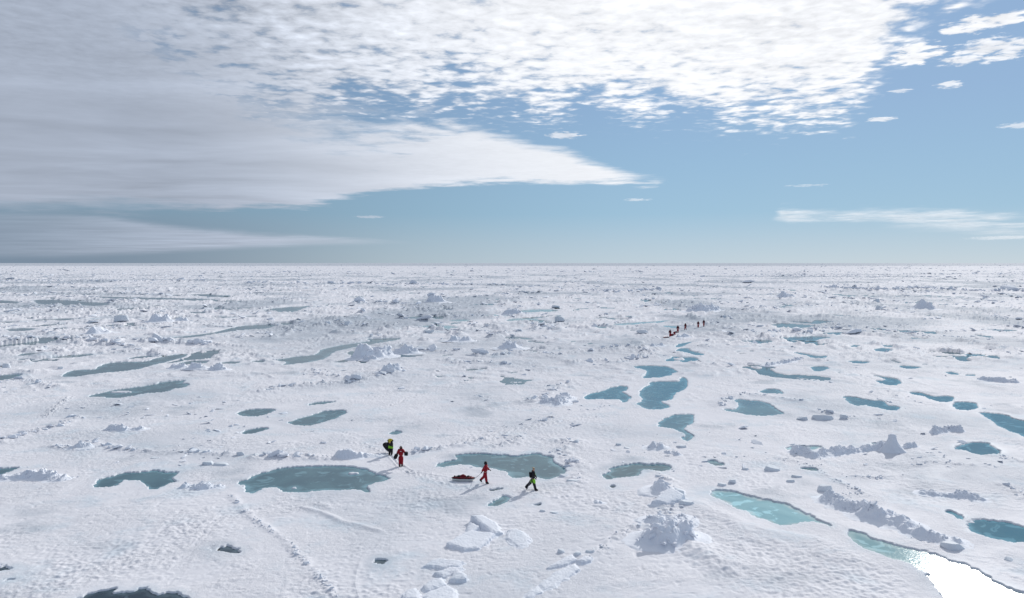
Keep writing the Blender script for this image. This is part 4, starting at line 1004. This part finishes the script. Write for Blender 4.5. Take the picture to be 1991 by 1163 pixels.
link('ice_rubble', tri_mesh('ice_rubble', V2, F2, False), M_HUM, kind='stuff', label='loose broken ice pieces strewn along the near rubble lines', category='ice rubble')
V2, F2 = merge_chunks(far_items, False)
link('distant_ice_rubble', tri_mesh('distant_ice_rubble', V2, F2, False), M_HUM, kind='stuff', label='countless broken ice pieces covering the pack towards the horizon', category='ice rubble')
print('rubble', len(near_items), len(far_items), len(F2))

# ------------------------------------------------------------------ people
def skin(name, V, E, R, mat, parent, sub=1, root=0):
    me = bpy.data.meshes.new(name); me.from_pydata([tuple(v) for v in V], E, [])
    o = bpy.data.objects.new(name, me); COL.objects.link(o); me.materials.append(mat); o.parent = parent
    sk = o.modifiers.new('skin', 'SKIN'); sk.use_smooth_shade = True
    if not me.skin_vertices: 
        lay = me.attributes
    for i, r in enumerate(R):
        r = r if isinstance(r, tuple) else (r, r)
        me.skin_vertices[0].data[i].radius = r
        me.skin_vertices[0].data[i].use_root = (i == root)
    o.modifiers.new('sub', 'SUBSURF').levels = sub; o.modifiers['sub'].render_levels = sub
    return o
def chain(P, R, name, mat, parent, sub=1): return skin(name, P, [(i, i + 1) for i in range(len(P) - 1)], R, mat, parent, sub)
def lerp(a, b, t): return a + (b - a) * t
def person(px, py, face, label, group=None, lean=6, legs=(18, 8, -22, 30), arms=((10, 12, 25), (-12, 12, 20)), scale=1.0,
           jacket=None, trousers=None, hat=None, panel=None, sleeve=None, hood=False, head_tilt=0, tape=True, legcol=None, detail=True):
    x, y = gp(px, py)
    root = empty('person', (0, 0, 0), face, label=label, category='person')
    if group: root['group'] = group
    rd = math.radians
    J = {}
    hip = Vector((0, 0, 0))
    feet = []
    for s_, th, kn in ((1, legs[0], legs[1]), (-1, legs[2], legs[3])):     # right leg, left leg
        a = hip + Vector((s_ * .10, 0, -.02)); k = a + .43 * Vector((0, math.sin(rd(th)), -math.cos(rd(th))))
        an = k + .42 * Vector((0, math.sin(rd(th - kn)), -math.cos(rd(th - kn))))
        fp = rd((th - kn) * 0.75)
        toe = an + Vector((0, .17 * math.cos(fp) + .03, .17 * math.sin(fp) - .045)); heel = an + Vector((0, -.05, -.05))
        J[s_] = (a, k, an, toe, heel); feet += [toe.z - .03, heel.z - .03]
    up = -min(feet)
    off = Vector((0, 0, up))
    for s_ in (1, -1): J[s_] = tuple(v + off for v in J[s_])
    hip = hip + off
    L = rd(lean); sdir = Vector((0, math.sin(L), math.cos(L))); L2 = rd(lean * 1.12); sdir2 = Vector((0, math.sin(L2), math.cos(L2)))
    waist = hip + .20 * sdir; chest = waist + .24 * sdir2; neck = chest + .15 * sdir2
    Lh = rd(lean * .75 + head_tilt); hd = Vector((0, math.sin(Lh), math.cos(Lh)))
    jaw = neck + .07 * hd; mid = neck + .16 * hd; crown = neck + .25 * hd; fwd = Vector((0, math.cos(Lh), -math.sin(Lh)))
    A = {}
    for s_, (sf, ab, el) in ((1, arms[0]), (-1, arms[1])):
        sh = chest + .08 * sdir2 + Vector((s_ * .19, 0, 0))
        d1 = Vector((s_ * math.sin(rd(ab)), math.sin(rd(sf)), -math.cos(rd(sf)) * math.cos(rd(ab)))).normalized()
        d2 = Vector((s_ * math.sin(rd(ab)) * .5, math.sin(rd(sf + el)), -math.cos(rd(sf + el)))).normalized()
        e = sh + .29 * d1; wr = e + .25 * d2; A[s_] = (sh, e, wr, d2)
    # the body: one continuous skin from feet to crown, hands with fingers included
    V = [hip, waist, chest, neck, jaw + fwd * .01, mid, crown]; E = [(0, 1), (1, 2), (2, 3), (3, 4), (4, 5), (5, 6)]
    R = [.115, .105, .12, .055, .075, .092, .062]
    V.append(mid + fwd * .118 - hd * .015); R.append(.014); E.append((5, 7))                       # nose
    for s_ in (1, -1):
        V.append(mid + Vector((s_ * .10, 0, 0)) - hd * .01); R.append(.018); E.append((5, len(V) - 1))   # ears
    for s_ in (1, -1):
        a, k, an, toe, heel = J[s_]; n = len(V)
        V += [a, k, an, toe]; R += [.085, .052, .036, .030]; E += [(0, n), (n, n + 1), (n + 1, n + 2), (n + 2, n + 3)]
        sh, e, wr, d2 = A[s_]; n = len(V)
        V += [sh, e, wr]; R += [.055, .040, .028]; E += [(2, n), (n, n + 1), (n + 1, n + 2)]
    skin('body', V, E, R, M_SKIN, root, 1)
    for s_ in (1, -1):
        bm = bmesh.new(); bmesh.ops.create_uvsphere(bm, u_segments=8, v_segments=6, radius=.012)
        me = bpy.data.meshes.new('eye'); bm.to_mesh(me); bm.free()
        o = link('eye', me, M_BLACK, root); o.location = mid + fwd * .088 + Vector((s_ * .034, 0, 0)) + hd * .012
    # gloves: a palm, four curled fingers of unequal length and a thumb off the side
    for s_ in (1, -1):
        sh, e, wr, d2 = A[s_]
        pf = Vector((0, 1, 0)) - d2 * d2.y
        pf = pf.normalized() if pf.length > .1 else Vector((0, 0, 1))
        side = d2.cross(pf)
        V = [wr - d2 * .03, wr + d2 * .05]; R = [.036, .036]; E = [(0, 1)]
        for q, (lf, o_) in enumerate(((.062, -.027), (.070, -.009), (.066, .009), (.052, .026))):
            b0 = wr + d2 * .075 + pf * o_; n = len(V)
            V += [b0, b0 + d2 * lf * .5 + side * .012 * s_, b0 + d2 * lf * .85 + side * .040 * s_]; R += [.012, .0105, .009]
            E += [(1, n), (n, n + 1), (n + 1, n + 2)]
        n = len(V); b0 = wr + d2 * .03 + pf * .036
        V += [b0, b0 + d2 * .03 + pf * .022, b0 + d2 * .055 + pf * .018 + side * .02 * s_]; R += [.014, .012, .010]; E += [(0, n), (n, n + 1), (n + 1, n + 2)]
        skin('glove', V, E, R, M_BLACK, root, 1)
    # clothing
    V = [hip - .02 * sdir, waist, chest, neck - .02 * sdir2]; R = [(.25, .20), (.235, .19), (.24, .19), (.12, .11)]; E = [(0, 1), (1, 2), (2, 3)]
    for s_ in (1, -1):
        sh, e, wr, d2 = A[s_]; n = len(V)
        V += [sh, lerp(sh, e, .5), e, lerp(e, wr, .6), wr]; R += [.118, .108, .098, .086, .072]; E += [(2, n), (n, n + 1), (n + 1, n + 2), (n + 2, n + 3), (n + 3, n + 4)]
    jk = skin('jacket', V, E, R, jacket or M_RED, root, 1)
    V = [hip + .06 * sdir, hip - Vector((0, 0, .06))]; R = [(.22, .18), (.20, .17)]; E = [(0, 1)]
    for s_ in (1, -1):
        a, k, an, toe, heel = J[s_]; n = len(V)
        V += [a - Vector((0, 0, .06)), lerp(a, k, .5), k, lerp(k, an, .5), lerp(k, an, .9)]; R += [.150, .142, .122, .115, .105]
        E += [(1, n), (n, n + 1), (n + 1, n + 2), (n + 2, n + 3), (n + 3, n + 4)]
    tr = skin('trousers', V, E, R, trousers or M_RED, root, 1)
    for s_ in (1, -1):
        a, k, an, toe, heel = J[s_]
        skin('boot', [lerp(k, an, .62), an, heel, lerp(an, toe, .55) - Vector((0, 0, .005)), toe], [(0, 1), (1, 2), (1, 3), (3, 4)], [.105, .092, .070, .072, .058], M_BLACK, root, 1)
        if legcol: chain([k, lerp(k, an, .5), lerp(k, an, .85)], [.125, .118, .11], 'gaiter', legcol, root)
        if panel: chain([a + Vector((0, .02, .05)), lerp(a, k, .45) + Vector((0, .02, 0)), lerp(a, k, .98)], [.158, .15, .128], 'thigh_panel', panel, root)
    if sleeve: 
        sh, e, wr, d2 = A[sleeve[0]]
        chain([lerp(sh, e, .25), e, lerp(e, wr, .5)], [.122, .112, .098], 'sleeve_panel', sleeve[1], root)
    if tape:
        for s_ in (1, -1):
            a, k, an, toe, heel = J[s_]; chain([lerp(a, k, .55), lerp(a, k, .66)], [.140, .138], 'reflective_band', M_REFL, tr)
        sh, e, wr, d2 = A[1]; chain([lerp(sh, e, .55), lerp(sh, e, .68)], [.116, .114], 'reflective_band', M_REFL, jk)
        chain([chest + Vector((-.07, .17, -.02)), chest + Vector((.07, .17, -.02))], [.028, .028], 'reflective_band', M_REFL, jk)
    back = -fwd
    if hood: skin('hood', [neck + back * .03, jaw + back * .035, mid + back * .03, crown + back * .015 + hd * .015], [(0, 1), (1, 2), (2, 3)], [.16, .145, .145, .10], hat or M_BLACK, root)
    else: skin('hat', [mid + hd * .02 + back * .02, mid + hd * .065 + back * .01, crown + hd * .02], [(0, 1), (1, 2)], [.13, .13, .08], hat or M_BLACK, root)
    root.scale = (scale,) * 3
    root.location = (x, y, ground_z(x, y) - 0.015)
    # where a local point ends up in the world
    bpy.context.view_layer.update()
    Mw = root.matrix_world
    return root, {'R': Mw @ (A[1][2] + A[1][3] * .09), 'L': Mw @ (A[-1][2] + A[-1][3] * .09), 'chest': Mw @ chest, 'hip': Mw @ hip, 'neck': Mw @ neck, 'M': Mw}
def bag(name, size, loc, rot, mat, label, cat, handle=True, bev=.05, strapc=None):
    root = empty(name, loc, 0, label=label, category=cat); root.rotation_euler = rot
    bm = bmesh.new(); bmesh.ops.create_cube(bm, size=1); 
    for v in bm.verts: v.co = Vector((v.co.x * size[0], v.co.y * size[1], v.co.z * size[2]))
    bmesh.ops.bevel(bm, geom=list(bm.edges), offset=bev, segments=3, affect='EDGES')
    me = bpy.data.meshes.new('case'); bm.to_mesh(me); bm.free(); me.polygons.foreach_set('use_smooth', np.ones(len(me.polygons), bool))
    link('body', me, mat, root)
    if handle: chain([(-size[0] * .25, 0, size[2] * .5), (-size[0] * .2, 0, size[2] * .5 + .07), (size[0] * .2, 0, size[2] * .5 + .07), (size[0] * .25, 0, size[2] * .5)], [.012] * 4, 'handle', strapc or M_BLACK, root)
    return root
def rope(p0, p1, sag, label, name='tow_rope', cat='rope', r=.012):
    n = 12; V = []
    for i in range(n):
        t = i / (n - 1); p = lerp(Vector(p0), Vector(p1), t); p.z -= sag * 4 * t * (1 - t); V.append(p)
    o = skin(name, V, [(i, i + 1) for i in range(n - 1)], [r] * n, M_ROPE, None, 0); o['label'] = label; o['category'] = cat
    return o
def sledge(px, py, length, rot, label, cargo=M_DRED, cover=M_DRED, group=None, load=True):
    """Boat shaped haul sledge: pale hull, dark rim, laced cover, straps and a load."""
    x, y = gp(px, py)
    root = empty('sledge', (0, 0, 0), rot, label=label, category='sledge')
    if group: root['group'] = group
    n, m = 22, 13; k = length
    def hw(u): return .30 * (1 - abs(2 * u - 1) ** 3.2) ** .55 + .012
    def bz(u): return .17 * max(0, (u - .80) / .20) ** 1.8 + .10 * max(0, (.08 - u) / .08) ** 1.5
    V, Fc = [], []
    for i in range(n):
        u = i / (n - 1); W_ = hw(u); b = bz(u)
        for j in range(m):
            a = math.pi * j / (m - 1); cz = math.sin(a) ** .45
            V.append(((u - .5) * k, -math.cos(a) * W_ * (.80 + .20 * (1 - cz)), .23 - (.23 - b) * cz))
    Fc = [(i * m + j, (i + 1) * m + j, (i + 1) * m + j + 1, i * m + j + 1) for i in range(n - 1) for j in range(m - 1)]
    me = bpy.data.meshes.new('hull'); me.from_pydata(V, [], Fc); me.polygons.foreach_set('use_smooth', np.ones(len(Fc), bool))
    h = link('hull', me, M_HULL, root); so_ = h.modifiers.new('s', 'SOLIDIFY'); so_.thickness = .014
    V, Fc = [], []
    for i in range(n):
        u = i / (n - 1); W_ = hw(u) * 1.01
        for j in range(m):
            a = math.pi * j / (m - 1)
            V.append(((u - .5) * k, -math.cos(a) * W_, .235 + math.sin(a) * (.10 + .03 * math.sin(u * 19) + .02 * math.sin(u * 41 + j)) * min(1, 6 * u, 6 * (1 - u))))
    Fc = [(i * m + j, (i + 1) * m + j, (i + 1) * m + j + 1, i * m + j + 1) for i in range(n - 1) for j in range(m - 1)]
    me = bpy.data.meshes.new('cover'); me.from_pydata(V, [], Fc); me.polygons.foreach_set('use_smooth', np.ones(len(Fc), bool))
    link('cover', me, cover, root)
    rim = [((i / 19 - .5) * k, -hw(i / 19), .232) for i in range(20)] + [((1 - i / 19 - .5) * k, hw(1 - i / 19), .232) for i in range(20)]
    skin('rim', rim, [(i, (i + 1) % 40) for i in range(40)], [.026] * 40, M_BLACK, root, 0)
    for u in (.2, .42, .64, .84):
        W_ = hw(u); chain([((u - .5) * k, -W_, .24), ((u - .5) * k, -W_ * .6, .335), ((u - .5) * k, 0, .375), ((u - .5) * k, W_ * .6, .335), ((u - .5) * k, W_, .24)], [.014] * 5, 'strap', M_BLACK, root, 0)
    if load:
        for (u, sx, sz, mt) in ((.48, .34, .26, cargo), (.30, .20, .16, M_BLACK), (.72, .16, .13, M_BLACK), (.12, .10, .08, M_BLACK)):
            bm = bmesh.new(); bmesh.ops.create_icosphere(bm, subdivisions=3, radius=1)
            for v in bm.verts:
                q = 1 + .10 * math.sin(v.co.x * 4 + u * 9) * math.sin(v.co.z * 5)
                v.co = Vector((v.co.x * sx * .72 * q, v.co.y * .17 * q, v.co.z * sz * .62 * q))
            me = bpy.data.meshes.new('load_bag'); bm.to_mesh(me); bm.free(); me.polygons.foreach_set('use_smooth', np.ones(len(me.polygons), bool))
            o = link('load_bag', me, mt, root); o.location = ((u - .5) * k, .02, .34)
    root.location = (x, y, ground_z(x, y) - 0.01)
    bpy.context.view_layer.update()
    return root, root.matrix_world @ Vector((k * .5, 0, .22)), root.matrix_world @ Vector((-k * .5, 0, .2))

R_ = math.radians
# walker pulling the sledge, seen from the side
p3, h3 = person(943.5, 940.5, R_(-97), 'person in red suit and dark hood walking right, pulling a loaded sledge by a rope', legs=(10, 2, -16, 34), arms=((-34, 10, 6), (14, 8, 40)), hood=True, lean=5, scale=.985)
sl1, nose1, tail1 = sledge(901, 934.5, 1.86, R_(-4), 'loaded sledge with pale hull and dark red cover, towed behind the red walker')
rope(h3['R'], nose1, .03, 'taut rope from the hand of the red walker to the loaded sledge')
# leading walker in black and lime
p4, h4 = person(1036, 953.5, R_(-84), 'person in black jacket and lime trousers with tan hat, walking alone at the front', legs=(14, 0, -30, 22), arms=((-20, 22, 70), (18, 10, 20)), lean=4, scale=1.01,
                jacket=M_BLACK, trousers=M_BLACK, panel=M_GREEN, sleeve=(-1, M_GREEN), hat=M_TAN, tape=False)
M4 = h4['M']
rope(M4 @ Vector((.16, .10, 1.42)), M4 @ Vector((.24, -.52, .12)), 0, 'thin grey pole slung at the side of the front walker in lime trousers', 'walking_pole', 'pole', .014)
bg4 = bag('backpack', (.30, .16, .44), M4 @ Vector((0, -.20, 1.22)), (R_(4), 0, R_(-84)), M_BLACK, 'small black backpack worn by the front walker in lime trousers', 'backpack', False, .05)
# hiker in red, facing the camera, loaded on both sides
p2, h2 = person(779.5, 906.5, R_(186), 'person in red suit facing the camera, carrying a black case and a dark bag', legs=(3, 2, 7, 10), arms=((4, 22, 30), (20, 30, 62)), lean=4, scale=.97, hood=True)
case2 = bag('case', (.30, .22, .30), h2['L'] + Vector((.06, -.02, .03)), (0, R_(8), R_(10)), M_BLACK, 'black square case held against the left side of the red hiker facing the camera', 'case', True, .03)
bag2 = bag('shoulder_bag', (.30, .24, .46), h2['R'] + Vector((-.08, .02, .02)), (0, R_(24), R_(12)), M_BLACK, 'dark shoulder bag hanging at the right hip of the red hiker facing the camera', 'bag', True, .07)
# bent hiker behind, hauling a dark sledge
p1, h1 = person(760.5, 883.5, R_(176), 'person in black jacket and lime trousers bent forward under a yellow and black pack', legs=(34, 40, 30, 38), arms=((50, 14, 30), (46, 14, 34)), lean=52, scale=.98,
                jacket=M_BLACK, trousers=M_BLACK, panel=M_GREEN, hat=M_YEL, tape=False, head_tilt=10)
pk = bag('rucksack', (.52, .26, .30), h1['chest'] + Vector((0, .06, .22)), (R_(30), 0, R_(-4)), M_BLACK, 'black rucksack with a yellow lid on the back of the bent hiker', 'rucksack', False, .08)
bm = bmesh.new(); bmesh.ops.create_icosphere(bm, subdivisions=3, radius=1)
for v in bm.verts: v.co = Vector((v.co.x * .20, v.co.y * .13, v.co.z * .10))
me = bpy.data.meshes.new('lid'); bm.to_mesh(me); bm.free(); me.polygons.foreach_set('use_smooth', np.ones(len(me.polygons), bool))
o = link('lid', me, M_YEL, pk); o.location = (.02, -.06, .15)
sl2, nose2, tail2 = sledge(753.5, 879, 1.35, R_(-52), 'dark sledge tipped on the slope just behind the bent hiker', M_BLACK, M_BLACK)
sl2.rotation_euler = (R_(6), R_(22), R_(-52)); sl2.location.z += .28
rope(h1['hip'], nose2 + Vector((0, 0, .1)), .02, 'short dark rope between the bent hiker and the dark sledge')
# the distant party
G = 'red suited people of the distant party'
person(1303, 658, R_(150), 'distant person in red standing leftmost, at the rear of the far party', G, legs=(4, 2, -6, 6), arms=((8, 12, 15), (10, 12, 20)), lean=3, scale=1.0, jacket=M_MAR, tape=False, hood=True)
person(1310, 654, R_(-70), 'distant person in red crouching over a load beside the leftmost one', G, legs=(60, 75, 50, 70), arms=((70, 10, 10), (64, 10, 14)), lean=70, scale=1.0, jacket=M_MAR, tape=False, hood=True)
person(1318, 647.5, R_(-30), 'distant person in red standing third from the left, just behind the crouching one', G, legs=(8, 0, -8, 10), arms=((6, 8, 10), (-6, 20, 10)), lean=4, scale=1.0, jacket=M_MAR, tape=False, hood=True)
person(1332.5, 642.5, R_(-40), 'distant person in red stepping, fourth from the left', G, legs=(16, 4, -16, 16), arms=((-10, 16, 10), (16, 20, 10)), lean=5, scale=1.0, jacket=M_MAR, tape=False, hood=True)
person(1357.5, 638, R_(-20), 'distant person in red, second from the right of the far party', G, legs=(5, 2, -5, 6), arms=((10, 14, 40), (8, 12, 30)), lean=3, scale=.98, jacket=M_MAR, tape=False, hood=True)
person(1368.5, 635.5, R_(10), 'distant person in red, rightmost and farthest of the far party', G, legs=(4, 0, -4, 4), arms=((4, 14, 20), (4, 14, 20)), lean=2, scale=1.02, jacket=M_MAR, tape=False, hood=True)
bag('duffel_bag', (1.1, .6, .5), Vector((*gp(1306.5, 654.5), ground_z(*gp(1306.5, 654.5)) + .3)), (0, 0, R_(20)), M_DRED, 'dark red duffel bag on the snow between the two leftmost distant people', 'bag', True, .15)
sledge(1295, 659.5, 1.7, R_(28), 'distant red sledge on the snow left of the far party', M_RED, M_RED, None, False)
